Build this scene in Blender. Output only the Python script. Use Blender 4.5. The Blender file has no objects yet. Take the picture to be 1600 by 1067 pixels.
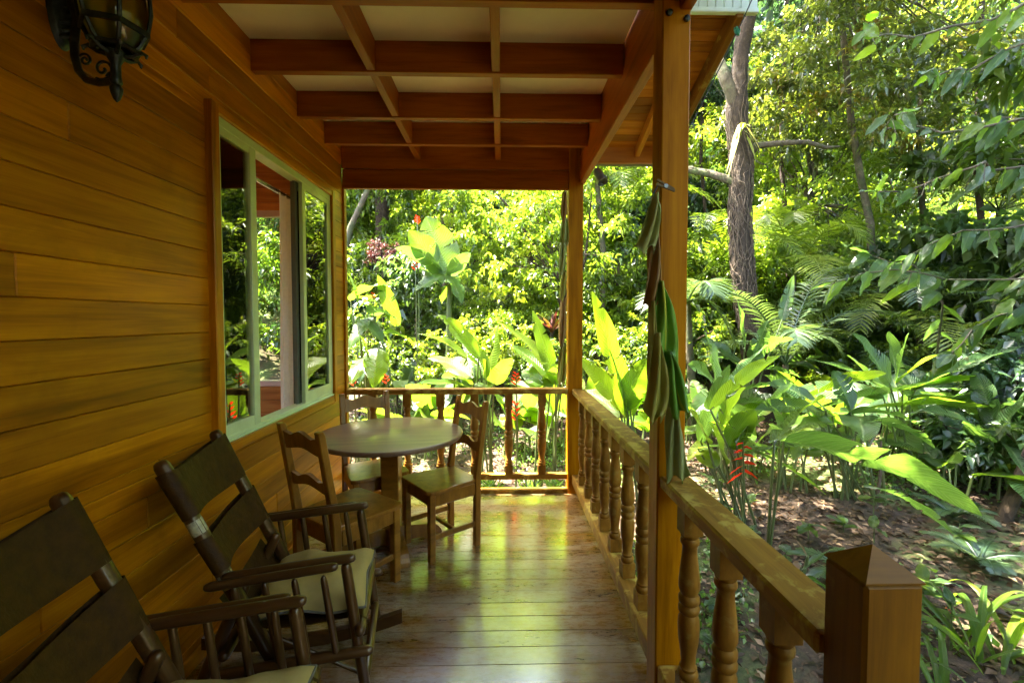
import bpy, bmesh, math, random
import numpy as np
from mathutils import Vector, Matrix, Euler
R = math.radians
scene = bpy.context.scene
C = scene.collection
rnd = random.Random(7)
nr = np.random.default_rng(11)

# ------------------------------------------------------------------ camera, sky, sun, exposure
CAMZ, FPX = 1.5, 711.0
YAW, PITCH = R(1.29), R(2.1)
cam_d = bpy.data.cameras.new('camera'); cam = bpy.data.objects.new('camera', cam_d); C.objects.link(cam)
cam.location = (0, 0, CAMZ)
cam.rotation_euler = (R(90) - PITCH, 0, -YAW)
cam_d.sensor_width = 36; cam_d.lens = FPX / 1600 * 36
cam_d.shift_y = -9.4 / 1600
cam_d.clip_start = 0.05; cam_d.clip_end = 400
scene.camera = cam

SUN_DIR = Vector((-0.30, 0.15, 0.93)).normalized()      # towards the sun
SUN_EL = math.asin(SUN_DIR.z); SUN_AZ = math.atan2(SUN_DIR.x, SUN_DIR.y)
world = bpy.data.worlds.new('World'); scene.world = world; world.use_nodes = True
wn = world.node_tree.nodes; wl = world.node_tree.links
wn.clear()
wo = wn.new('ShaderNodeOutputWorld'); wb = wn.new('ShaderNodeBackground'); ws = wn.new('ShaderNodeTexSky')
ws.sky_type = 'NISHITA'; ws.sun_disc = False; ws.sun_elevation = SUN_EL; ws.sun_rotation = SUN_AZ
ws.air_density = 1.0; ws.dust_density = 3.0; ws.ozone_density = 0.6
wb.inputs['Strength'].default_value = 0.15
wl.new(ws.outputs[0], wb.inputs[0]); wl.new(wb.outputs[0], wo.inputs[0])
sun_d = bpy.data.lights.new('sun', 'SUN'); sun = bpy.data.objects.new('sun', sun_d); C.objects.link(sun)
sun_d.energy = 5.0; sun_d.angle = R(0.5); sun_d.color = (1.0, 0.93, 0.78)
sun.location = (-4, 2, 12); sun.rotation_euler = SUN_DIR.to_track_quat('Z', 'Y').to_euler()
vs = scene.view_settings
vs.view_transform = 'Standard'; vs.look = 'None'; vs.gamma = 1.0; vs.use_curve_mapping = False
vs.exposure = 4.2
cy = scene.cycles
cy.use_denoising = True
try: cy.denoiser = 'OPENIMAGEDENOISE'
except Exception: pass
cy.max_bounces = 7; cy.diffuse_bounces = 4; cy.glossy_bounces = 3; cy.transmission_bounces = 5
cy.use_adaptive_sampling = True; cy.adaptive_threshold = .025; cy.transparent_max_bounces = 8
cy.caustics_reflective = False; cy.caustics_refractive = False
cy.sample_clamp_indirect = 6.0

_f = Vector((math.sin(YAW) * math.cos(PITCH), math.cos(YAW) * math.cos(PITCH), -math.sin(PITCH)))
_r = Vector((math.cos(YAW), -math.sin(YAW), 0)); _u = _r.cross(_f)
def P(px, py, d):
    """world point seen at photo pixel (px, py) at distance d in front of the porch's near end"""
    v = _f + _r * ((px - 800) / FPX) + _u * ((533.5 - 9.4 - py) / FPX)
    return v * (d / v.y) + Vector((0, 0, CAMZ))

# ------------------------------------------------------------------ materials
def nmat(name):
    m = bpy.data.materials.new(name); m.use_nodes = True
    n = m.node_tree.nodes; l = m.node_tree.links; n.clear()
    out = n.new('ShaderNodeOutputMaterial')
    return m, n, l, out
def ramp(n, stops):
    r = n.new('ShaderNodeValToRGB'); e = r.color_ramp.elements
    while len(e) < len(stops): e.new(0.5)
    for k, (p, c) in enumerate(stops): e[k].position = p; e[k].color = (*c, 1)
    return r
def mixc(n, l, fac, a, b, mode='MIX'):
    m = n.new('ShaderNodeMix'); m.data_type = 'RGBA'; m.blend_type = mode
    for sock, v in ((m.inputs[0], fac), (m.inputs[6], a), (m.inputs[7], b)):
        if hasattr(v, 'is_linked') or hasattr(v, 'links'): l.new(v, sock)
        elif isinstance(v, (int, float)): sock.default_value = v
        else: sock.default_value = (*v, 1)
    return m.outputs[2]
def noise(n, l, vec, scale, detail=4, rough=.55, dist=0):
    t = n.new('ShaderNodeTexNoise'); t.inputs['Scale'].default_value = scale; t.inputs['Detail'].default_value = detail
    t.inputs['Roughness'].default_value = rough; t.inputs['Distortion'].default_value = dist
    if vec is not None: l.new(vec, t.inputs['Vector'])
    return t
def math_(n, l, op, a, b):
    m = n.new('ShaderNodeMath'); m.operation = op
    for s, v in ((m.inputs[0], a), (m.inputs[1], b)):
        if isinstance(v, (int, float)): s.default_value = v
        else: l.new(v, s)
    return m.outputs[0]
def wood(name, dark, mid, light, rough=.45, grain=(1.2, 16, 16), bump=.15, var=.35, spec=.4, stain=None, worn=None, coat=0, tint=(1, .72, .32)):
    """grain runs along the piece's own X; every piece gets its own figure and tone"""
    m, n, l, out = nmat(name)
    p = n.new('ShaderNodeBsdfPrincipled'); l.new(p.outputs[0], out.inputs[0])
    tc = n.new('ShaderNodeTexCoord'); oi = n.new('ShaderNodeObjectInfo')
    off = n.new('ShaderNodeVectorMath'); off.operation = 'MULTIPLY_ADD'
    cmb = n.new('ShaderNodeCombineXYZ')
    for k in range(3): l.new(oi.outputs['Random'], cmb.inputs[k])
    l.new(cmb.outputs[0], off.inputs[0]); off.inputs[1].default_value = (37, 91, 53); l.new(tc.outputs['Object'], off.inputs[2])
    mp = n.new('ShaderNodeMapping'); mp.inputs['Scale'].default_value = grain; l.new(off.outputs[0], mp.inputs[0])
    a = noise(n, l, mp.outputs[0], 2.0, 6, .6, .6)
    mp2 = n.new('ShaderNodeMapping'); mp2.inputs['Scale'].default_value = (grain[0] * .5, grain[1] * .3, grain[2] * .3); l.new(off.outputs[0], mp2.inputs[0])
    b = noise(n, l, mp2.outputs[0], 2.0, 3, .5, 1.2)
    mp3 = n.new('ShaderNodeMapping'); mp3.inputs['Scale'].default_value = (grain[0] * 3, grain[1] * 9, grain[2] * 9); l.new(off.outputs[0], mp3.inputs[0])
    c = noise(n, l, mp3.outputs[0], 2.0, 2, .5)
    f = math_(n, l, 'ADD', math_(n, l, 'MULTIPLY', a.outputs[0], .5), math_(n, l, 'MULTIPLY', b.outputs[0], .38))
    f = math_(n, l, 'ADD', f, math_(n, l, 'MULTIPLY', c.outputs[0], .14))
    rp = ramp(n, [(.36, dark), (.5, mid), (.64, light)]); l.new(f, rp.inputs[0])
    tone = n.new('ShaderNodeMapRange'); l.new(oi.outputs['Random'], tone.inputs[0]); tone.inputs[3].default_value = 1 - var; tone.inputs[4].default_value = 1 + var * .7
    hv = n.new('ShaderNodeHueSaturation'); l.new(tone.outputs[0], hv.inputs['Value']); l.new(rp.outputs[0], hv.inputs['Color'])
    col = hv.outputs[0]
    rgh = None
    mk = n.new('ShaderNodeMapping'); mk.inputs['Scale'].default_value = (1.3, 5.5, 5.5) if grain[0] < 1.6 else (0, 0, 0); l.new(off.outputs[0], mk.inputs[0])
    vk = n.new('ShaderNodeTexVoronoi'); vk.inputs['Scale'].default_value = 1.0; l.new(mk.outputs[0], vk.inputs['Vector'])
    rk = ramp(n, [(.035, (1, 1, 1)), (.10, (0, 0, 0))]); l.new(vk.outputs['Distance'], rk.inputs[0])
    if grain[0] < 1.6: col = mixc(n, l, math_(n, l, 'MULTIPLY', rk.outputs[0], .6), col, tuple(c * .35 for c in dark))
    if stain:                                            # lichen and weathering on top of the wood
        g = n.new('ShaderNodeNewGeometry')
        s1 = noise(n, l, g.outputs['Position'], stain[1], 5, .65, .4)
        rs = ramp(n, [(stain[2], (0, 0, 0)), (stain[2] + .12, (1, 1, 1))]); l.new(s1.outputs[0], rs.inputs[0])
        col = mixc(n, l, math_(n, l, 'MULTIPLY', rs.outputs[0], stain[3]), col, stain[0])
    if worn:                                             # varnish scuffed off in patches
        g = n.new('ShaderNodeNewGeometry')
        mpw = n.new('ShaderNodeMapping'); mpw.inputs['Scale'].default_value = (1.0, 2.6, 1); l.new(g.outputs['Position'], mpw.inputs[0])
        s1 = noise(n, l, mpw.outputs[0], 2.2, 6, .7, .3)
        rs = ramp(n, [(.44, (0, 0, 0)), (.60, (1, 1, 1))]); l.new(s1.outputs[0], rs.inputs[0])
        col = mixc(n, l, math_(n, l, 'MULTIPLY', rs.outputs[0], .55), col, worn)
        mpx = n.new('ShaderNodeMapping'); mpx.inputs['Scale'].default_value = (5, 16, 5); l.new(g.outputs['Position'], mpx.inputs[0])
        s2 = noise(n, l, mpx.outputs[0], 3.5, 5, .75)
        r2 = ramp(n, [(.57, (0, 0, 0)), (.66, (1, 1, 1))]); l.new(s2.outputs[0], r2.inputs[0])
        sc = math_(n, l, 'MULTIPLY', math_(n, l, 'MULTIPLY', r2.outputs[0], rs.outputs[0]), .75)
        col = mixc(n, l, sc, col, (.035, .025, .012))
        rm = n.new('ShaderNodeMapRange'); l.new(s2.outputs[0], rm.inputs[0]); rm.inputs[1].default_value = .35; rm.inputs[2].default_value = .7
        rm.inputs[3].default_value = rough * .7; rm.inputs[4].default_value = rough * 1.6
        rgh = rm.outputs[0]
    l.new(col, p.inputs['Base Color'])
    p.inputs['Roughness'].default_value = rough
    if rgh is not None: l.new(rgh, p.inputs['Roughness'])
    p.inputs['Specular IOR Level'].default_value = spec; p.inputs['Specular Tint'].default_value = (*tint, 1)
    p.inputs['Coat Weight'].default_value = coat; p.inputs['Coat Roughness'].default_value = .14; p.inputs['Coat IOR'].default_value = 1.75 if worn else 1.5
    bp = n.new('ShaderNodeBump'); bp.inputs['Strength'].default_value = bump; bp.inputs['Distance'].default_value = .004
    l.new(f, bp.inputs['Height']); l.new(bp.outputs[0], p.inputs['Normal'])
    return m
def plain(name, col, rough=.5, metal=0, var=.12, scale=12, bump=0, spec=.5, trans=0):
    m, n, l, out = nmat(name)
    p = n.new('ShaderNodeBsdfPrincipled'); l.new(p.outputs[0], out.inputs[0])
    tc = n.new('ShaderNodeTexCoord'); t = noise(n, l, tc.outputs['Object'], scale, 5, .6)
    a = tuple(max(0, c * (1 - var * 2)) for c in col); b = tuple(min(1, c * (1 + var)) for c in col)
    rp = ramp(n, [(.3, a), (.65, b)]); l.new(t.outputs[0], rp.inputs[0]); l.new(rp.outputs[0], p.inputs['Base Color'])
    p.inputs['Roughness'].default_value = rough; p.inputs['Metallic'].default_value = metal; p.inputs['Specular IOR Level'].default_value = spec
    if bump:
        bp = n.new('ShaderNodeBump'); bp.inputs['Strength'].default_value = bump; bp.inputs['Distance'].default_value = .01
        l.new(t.outputs[0], bp.inputs['Height']); l.new(bp.outputs[0], p.inputs['Normal'])
    return m
def leafmat(name, stops, trans, tmix=.45, rough=.32, gloss=.8, veins=0, objvar=.25, rib=None):
    """stops: leaf colours picked by the per-leaf attribute; trans: colour of light passing through"""
    m, n, l, out = nmat(name)
    at = n.new('ShaderNodeAttribute'); at.attribute_name = 'var'
    oi = n.new('ShaderNodeObjectInfo'); tc = n.new('ShaderNodeTexCoord')
    geo = n.new('ShaderNodeNewGeometry')
    mott = noise(n, l, geo.outputs['Position'], 4, 4, .7)
    v = math_(n, l, 'ADD', at.outputs['Fac'], math_(n, l, 'MULTIPLY', math_(n, l, 'SUBTRACT', mott.outputs[0], .5), .7))
    v = math_(n, l, 'ADD', v, math_(n, l, 'MULTIPLY', math_(n, l, 'SUBTRACT', oi.outputs['Random'], .5), objvar))
    rp = ramp(n, stops); l.new(v, rp.inputs[0])
    col = rp.outputs[0]
    tr = mixc(n, l, 1.0, trans, mixc(n, l, .5, (1, 1, 1), mixc(n, l, 1.0, col, (8, 8, 8), 'MULTIPLY')), 'MULTIPLY')
    p = n.new('ShaderNodeBsdfPrincipled'); p.inputs['Roughness'].default_value = rough; p.inputs['Specular IOR Level'].default_value = gloss
    t = n.new('ShaderNodeBsdfTranslucent')
    if veins or rib:
        uv = n.new('ShaderNodeUVMap')
        sp = n.new('ShaderNodeSeparateXYZ'); l.new(uv.outputs[0], sp.inputs[0])
        av = math_(n, l, 'ABSOLUTE', math_(n, l, 'SUBTRACT', sp.outputs[1], .5), 0)
        if rib:
            rr = ramp(n, [(.0, (1, 1, 1)), (.03, (1, 1, 1)), (.045, (0, 0, 0))]); l.new(av, rr.inputs[0])
            col = mixc(n, l, rr.outputs[0], col, rib)
        if veins:
            ph = math_(n, l, 'ADD', math_(n, l, 'MULTIPLY', sp.outputs[0], veins), math_(n, l, 'MULTIPLY', av, -veins * .25))
            wv = math_(n, l, 'SINE', math_(n, l, 'MULTIPLY', ph, 6.283), 0)
            bp = n.new('ShaderNodeBump'); bp.inputs['Strength'].default_value = .6; bp.inputs['Distance'].default_value = .006
            l.new(wv, bp.inputs['Height']); l.new(bp.outputs[0], p.inputs['Normal'])
            col = mixc(n, l, math_(n, l, 'MULTIPLY', math_(n, l, 'ADD', wv, 1), .24), col, (.012, .03, .006))
            br = noise(n, l, geo.outputs['Position'], 9, 5, .7); ed = ramp(n, [(.72, (0, 0, 0)), (.84, (1, 1, 1))]); l.new(math_(n, l, 'ADD', br.outputs[0], math_(n, l, 'MULTIPLY', av, .42)), ed.inputs[0])
            col = mixc(n, l, math_(n, l, 'MULTIPLY', ed.outputs[0], .8), col, (.12, .075, .03))
    l.new(col, p.inputs['Base Color']); l.new(tr, t.inputs['Color'])
    ms = n.new('ShaderNodeMixShader'); ms.inputs[0].default_value = tmix
    l.new(p.outputs[0], ms.inputs[1]); l.new(t.outputs[0], ms.inputs[2]); l.new(ms.outputs[0], out.inputs[0])
    return m
def glassmat(name, tint, refl=1.0, rough=0.0, base=None):
    m, n, l, out = nmat(name)
    tr = n.new('ShaderNodeBsdfTransparent'); tr.inputs[0].default_value = (*tint, 1)
    gl = n.new('ShaderNodeBsdfGlossy'); gl.inputs['Roughness'].default_value = rough
    fr = n.new('ShaderNodeFresnel'); fr.inputs[0].default_value = 1.5
    ms = n.new('ShaderNodeMixShader'); l.new(math_(n, l, 'MINIMUM', math_(n, l, 'MULTIPLY', fr.outputs[0], refl), 1.0), ms.inputs[0])
    first = tr.outputs[0]
    if base:
        df = n.new('ShaderNodeBsdfTranslucent'); df.inputs[0].default_value = (*base, 1)
        m2 = n.new('ShaderNodeMixShader'); m2.inputs[0].default_value = .55; l.new(tr.outputs[0], m2.inputs[1]); l.new(df.outputs[0], m2.inputs[2]); first = m2.outputs[0]
    l.new(first, ms.inputs[1]); l.new(gl.outputs[0], ms.inputs[2]); l.new(ms.outputs[0], out.inputs[0])
    return m

MT = {}
MT['wall'] = wood('wall_wood', (0.2185, 0.0599, 0.0004), (0.4370, 0.1349, 0.0008), (0.5980, 0.2098, 0.0016), .38, (.8, 12, 12), .08, .32, .45, stain=((0.1600, 0.0485, 0.0010), 2.5, .56, .35))
MT['beam'] = wood('beam_wood', (0.1773, 0.0420, 0.0011), (0.3063, 0.0779, 0.0019), (0.4030, 0.1184, 0.0033), .45, (1.0, 12, 12), .12, .15, .4)
MT['post'] = wood('post_wood', (0.1963, 0.0640, 0.0005), (0.3213, 0.1127, 0.0008), (0.4106, 0.1600, 0.0015), .45, (1.0, 12, 12), .1, .1, .15)
MT['soffit'] = wood('soffit_wood', (0.2280, 0.0723, 0.0042), (0.3420, 0.1190, 0.0070), (0.4560, 0.1785, 0.0112), .45, (1.0, 12, 12), .1, .55, .3)
MT['rake'] = wood('rake_wood', (0.0980, 0.0385, 0.0035), (0.1750, 0.0700, 0.0070), (0.2310, 0.1050, 0.0105), .55, (1.0, 12, 12), .2, .1, .3, stain=((0.4200, 0.3200, 0.0650), 9, .58, .7))
MT['rail'] = wood('rail_wood', (0.1155, 0.0466, 0.0040), (0.2310, 0.1016, 0.0088), (0.3360, 0.1608, 0.0160), .55, (1.0, 12, 12), .25, .15, .35, stain=((0.5200, 0.3680, 0.0650), 9, .50, .7))
MT['baluster'] = wood('baluster_wood', (0.0900, 0.0352, 0.0032), (0.1800, 0.0737, 0.0064), (0.2700, 0.1214, 0.0120), .5, (8, 8, 2), .2, .2, .35, stain=((0.3000, 0.2250, 0.0500), 16, .56, .4))
MT['floor'] = wood('floor_wood', (0.0998, 0.0394, 0.0035), (0.1862, 0.0794, 0.0065), (0.2527, 0.1150, 0.0117), .27, (1.0, 14, 14), .08, .22, .5, worn=(.36, .28, .16), coat=1.0, tint=(1, 1, 1))
MT['furn'] = wood('chair_wood', (0.1100, 0.0380, 0.0035), (0.2200, 0.0836, 0.0070), (0.3200, 0.1330, 0.0130), .36, (10, 10, 2), .12, .12, .5, coat=.3)
MT['top'] = wood('table_wood', (0.1050, 0.0546, 0.0280), (0.1680, 0.0910, 0.0476), (0.2240, 0.1330, 0.0700), .34, (1.2, 12, 12), .08, .1, .5, coat=.3)
MT['dark'] = wood('rocker_wood', (0.0270, 0.0097, 0.0022), (0.0510, 0.0188, 0.0040), (0.0900, 0.0370, 0.0079), .35, (2, 12, 12), .15, .15, .5, coat=.3)
MT['room'] = wood('room_wood', (0.2090, 0.0805, 0.0195), (0.3420, 0.1380, 0.0364), (0.4750, 0.2300, 0.0650), .4, (1.0, 12, 12), .1, .2, .4)
MT['newel'] = wood('newel_wood', (0.0836, 0.0285, 0.0004), (0.1520, 0.0558, 0.0006), (0.2128, 0.0824, 0.0011), .5, (1.0, 10, 10), .12, .1, .35, stain=((0.2500, 0.1620, 0.0160), 14, .62, .4))
MT['ceil'] = plain('ceiling_paint', (.90, .84, .64), .7, 0, .04, 3)
MT['alu'] = plain('green_aluminium', (.55, .61, .30), .42, 0, .07, 6)
MT['dalu'] = plain('dark_aluminium', (.10, .11, .07), .4, 0, .1, 6)
MT['palu'] = plain('pink_frame', (.50, .40, .36), .45, 0, .06, 6)
MT['fascia'] = plain('pale_green_paint', (.60, .70, .56), .55, 0, .06, 8)
MT['leather'] = plain('leather', (.046, .018, .001), .6, 0, .18, 30, .5, .12)
MT['tape'] = plain('bare_pole_patch', (.40, .33, .15), .6, 0, .25, 60, .2)
MT['cushion'] = plain('cushion_cloth', (.37, .26, .075), .9, 0, .08, 8, .08, .1)
MT['piping'] = plain('piping_cloth', (.12, .10, .06), .9, 0, .1)
MT['curtain'] = plain('curtain_cloth', (.72, .66, .56), .9, 0, .06, 5, 0, .1)
def clothmat(name, col):
    m, n, l, out = nmat(name); d = n.new('ShaderNodeBsdfDiffuse'); t = n.new('ShaderNodeBsdfTranslucent'); x = n.new('ShaderNodeMixShader'); x.inputs[0].default_value = .5
    tc = n.new('ShaderNodeTexCoord'); w = noise(n, l, tc.outputs['Object'], 40, 3); rp = ramp(n, [(.3, tuple(c * .9 for c in col)), (.7, col)]); l.new(w.outputs[0], rp.inputs[0])
    l.new(rp.outputs[0], d.inputs[0]); l.new(rp.outputs[0], t.inputs[0]); l.new(d.outputs[0], x.inputs[1]); l.new(t.outputs[0], x.inputs[2]); l.new(x.outputs[0], out.inputs[0]); return m
MT['curtain'] = clothmat('sheer_curtain', (.86, .80, .70))
MT['iron'] = plain('black_iron', (.022, .026, .018), .42, .3, .4, 30, .4)
MT['chrome'] = plain('rod_metal', (.55, .50, .46), .25, .9, .05)
MT['steel'] = plain('grey_metal', (.22, .22, .20), .45, .6, .15)
MT['cord'] = plain('cord', (.018, .02, .016), .7)
MT['green_tie'] = plain('green_tie', (.02, .25, .13), .5)
MT['peg'] = plain('peg_wood', (.16, .11, .05), .8, 0, .1, 12, 0, .1)
MT['roof'] = plain('roof_sheet', (.16, .14, .11), .7)
MT['glass'] = glassmat('window_glass', (.80, .86, .74), 1.6)
MT['lglass'] = glassmat('lantern_glass', (.85, .78, .40), 1.3, .05, (.85, .76, .30))
MT['bark'] = None
def barkmat(name, a, b, c, sc=7, moss=None):
    m, n, l, out = nmat(name)
    p = n.new('ShaderNodeBsdfPrincipled'); l.new(p.outputs[0], out.inputs[0]); p.inputs['Roughness'].default_value = .9
    g = n.new('ShaderNodeNewGeometry'); mp = n.new('ShaderNodeMapping'); mp.inputs['Scale'].default_value = (1, 1, .75); l.new(g.outputs['Position'], mp.inputs[0])
    t = noise(n, l, mp.outputs[0], sc, 7, .7, .5); rp = ramp(n, [(.3, a), (.5, b), (.7, c)]); l.new(t.outputs[0], rp.inputs[0])
    col = rp.outputs[0]
    if moss:
        t2 = noise(n, l, g.outputs['Position'], 5, 4, .6); r2 = ramp(n, [(.48, (0, 0, 0)), (.6, (1, 1, 1))]); l.new(t2.outputs[0], r2.inputs[0])
        col = mixc(n, l, math_(n, l, 'MULTIPLY', r2.outputs[0], .7), col, moss)
    l.new(col, p.inputs['Base Color'])
    bp = n.new('ShaderNodeBump'); bp.inputs['Strength'].default_value = .9; bp.inputs['Distance'].default_value = .04
    l.new(t.outputs[0], bp.inputs['Height']); l.new(bp.outputs[0], p.inputs['Normal'])
    return m
MT['bark'] = barkmat('bark', (0.0124, 0.0068, 0.0031), (0.0372, 0.0211, 0.0099), (0.0868, 0.0546, 0.0279), 16)
MT['palebark'] = barkmat('pale_bark', (0.0350, 0.0266, 0.0140), (0.0840, 0.0630, 0.0350), (0.1540, 0.1260, 0.0700), 8, (0.0420, 0.0560, 0.0140))
MT['mossbark'] = barkmat('mossy_bark', (0.0275, 0.0193, 0.0110), (0.0605, 0.0440, 0.0220), (0.1100, 0.0880, 0.0495), 8, (0.0660, 0.0880, 0.0165))
MT['vine'] = barkmat('vine_bark', (0.0405, 0.0256, 0.0135), (0.0877, 0.0573, 0.0338), (0.1620, 0.1148, 0.0675), 12)
G1 = [(.05, (0.0126, 0.0324, 0.0054)), (.35, (0.0348, 0.0678, 0.0101)), (.65, (0.0642, 0.1056, 0.0144)), (.95, (0.1164, 0.1470, 0.0216))]
MT['leaf_mid'] = leafmat('leaf_mid', G1, (0.2344, 0.3162, 0.0277), .5)
MT['leaf_dark'] = leafmat('leaf_dark', [(.05, (0.0120, 0.0307, 0.0120)), (.4, (0.0263, 0.0570, 0.0195)), (.7, (0.0510, 0.0915, 0.0278)), (.95, (0.0945, 0.1103, 0.0413))], (0.1890, 0.2940, 0.0525), .42, .34, .6)
MT['leaf_olive'] = leafmat('leaf_olive', [(.05, (0.0200, 0.0304, 0.0068)), (.4, (0.0400, 0.0573, 0.0125)), (.7, (0.0800, 0.1014, 0.0206)), (.88, (0.1270, 0.1353, 0.0287)), (.97, (0.1517, 0.0897, 0.0192))], (0.2677, 0.3113, 0.0413), .48)
MT['leaf_yel'] = leafmat('leaf_yellow', [(.05, (0.0407, 0.0753, 0.0085)), (.4, (0.0822, 0.1282, 0.0134)), (.75, (0.1413, 0.1882, 0.0192)), (.97, (0.2235, 0.2258, 0.0307))], (0.3725, 0.4516, 0.0384), .5)
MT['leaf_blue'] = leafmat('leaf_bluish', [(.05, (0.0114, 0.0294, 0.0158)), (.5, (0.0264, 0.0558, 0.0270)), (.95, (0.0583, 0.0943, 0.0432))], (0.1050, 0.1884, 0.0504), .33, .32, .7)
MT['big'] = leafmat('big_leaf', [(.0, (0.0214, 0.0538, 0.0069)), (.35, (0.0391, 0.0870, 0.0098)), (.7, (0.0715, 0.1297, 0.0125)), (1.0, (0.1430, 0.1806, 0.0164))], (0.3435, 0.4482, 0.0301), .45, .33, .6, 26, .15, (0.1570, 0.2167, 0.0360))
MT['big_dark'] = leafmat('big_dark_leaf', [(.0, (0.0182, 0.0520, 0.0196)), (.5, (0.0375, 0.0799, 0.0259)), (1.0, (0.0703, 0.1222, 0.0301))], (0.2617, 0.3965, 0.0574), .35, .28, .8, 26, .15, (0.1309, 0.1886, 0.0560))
MT['stalk'] = leafmat('stalk', [(0, (0.0546, 0.0826, 0.0224)), (.6, (0.0952, 0.1232, 0.0406)), (1, (0.1400, 0.1050, 0.0420))], (0.2037, 0.2401, 0.0595), .15)
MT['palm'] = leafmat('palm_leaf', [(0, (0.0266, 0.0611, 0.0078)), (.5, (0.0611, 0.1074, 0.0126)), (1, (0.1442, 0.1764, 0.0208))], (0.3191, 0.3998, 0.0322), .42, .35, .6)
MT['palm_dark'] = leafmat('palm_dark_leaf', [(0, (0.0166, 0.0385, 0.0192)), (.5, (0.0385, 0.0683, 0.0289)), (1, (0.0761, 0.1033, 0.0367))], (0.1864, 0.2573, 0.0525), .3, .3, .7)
MT['red'] = leafmat('red_bract', [(0, (.42, .018, .010)), (.6, (.62, .045, .014)), (1, (.70, .12, .02))], (.7, .06, .02), .3, .4, .4)
MT['rose'] = leafmat('rose_flower', [(0, (0.0700, 0.0210, 0.0175)), (1, (0.1400, 0.0490, 0.0350))], (0.1400, 0.0420, 0.0280), .25, .5, .3)
MT['dry'] = leafmat('dry_leaf', [(0, (.06, .032, .015)), (.4, (.13, .075, .035)), (.75, (.23, .15, .08)), (1, (.36, .26, .15))], (.3, .18, .06), .2, .6, .3)
MT['litter'] = leafmat('litter', [(0, (.018, .010, .005)), (.4, (.055, .030, .014)), (.75, (.11, .065, .034)), (1, (.28, .19, .11))], (.2, .11, .04), .12, .6, .3)
MT['cover'] = leafmat('cover_leaf', [(0, (.03, .07, .015)), (.5, (.07, .13, .025)), (1, (.15, .22, .05))], (.25, .36, .04), .35)
MT['gar_green'] = leafmat('garland_green', [(0, (0.0640, 0.1344, 0.0120)), (.5, (0.1280, 0.2856, 0.0240)), (1, (0.2240, 0.3696, 0.0300))], (0.1600, 0.3696, 0.0240), .25, .35, .5, 0, .1, (0.5120, 0.5040, 0.0360))
MT['gar_olive'] = leafmat('garland_olive', [(0, (0.1288, 0.1323, 0.0224)), (.5, (0.3059, 0.2793, 0.0504)), (1, (0.4830, 0.3822, 0.0896))], (0.3542, 0.3528, 0.0560), .25, .5, .3, 0, .1)
MT['gar_grey'] = leafmat('garland_grey', [(0, (0.1346, 0.1502, 0.0396)), (.5, (0.2990, 0.3140, 0.0924)), (1, (0.4784, 0.4641, 0.1452))], (0.2242, 0.2730, 0.0660), .25, .5, .3, 0, .1)
MT['gar_brown'] = leafmat('garland_brown', [(0, (0.1200, 0.0630, 0.0180)), (.5, (0.2850, 0.1650, 0.0450)), (1, (0.4500, 0.2700, 0.0750))], (0.3000, 0.1500, 0.0300), .2, .6, .3, 0, .1)

# ------------------------------------------------------------------ helpers: tags, meshes
def tag(o, label=None, cat=None, group=None, kind=None):
    if label: o['label'] = label
    if cat: o['category'] = cat
    if group: o['group'] = group
    if kind: o['kind'] = kind
    return o
def thing(name, loc, label, cat, group=None, rz=0):
    o = bpy.data.objects.new(name, None); C.objects.link(o); o.location = loc; o.rotation_euler = (0, 0, rz)
    o.empty_display_size = .1
    return tag(o, label, cat, group, 'thing')
def struct(name, loc=(0, 0, 0)):
    o = bpy.data.objects.new(name, None); C.objects.link(o); o.location = loc; o['kind'] = 'structure'
    return o
def link(name, me, parent=None, mat=None, loc=(0, 0, 0), rot=(0, 0, 0), world=True):
    if mat is not None and not me.materials: me.materials.append(MT[mat] if isinstance(mat, str) else mat)
    o = bpy.data.objects.new(name, me); C.objects.link(o)
    o.location = loc; o.rotation_euler = rot
    if parent is not None:
        o.parent = parent
        if world: o.location = Vector(loc) - root_loc(parent)
    return o
def root_loc(p):
    v = Vector(p.location)
    while p.parent is not None: p = p.parent; v += p.location
    return v
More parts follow.
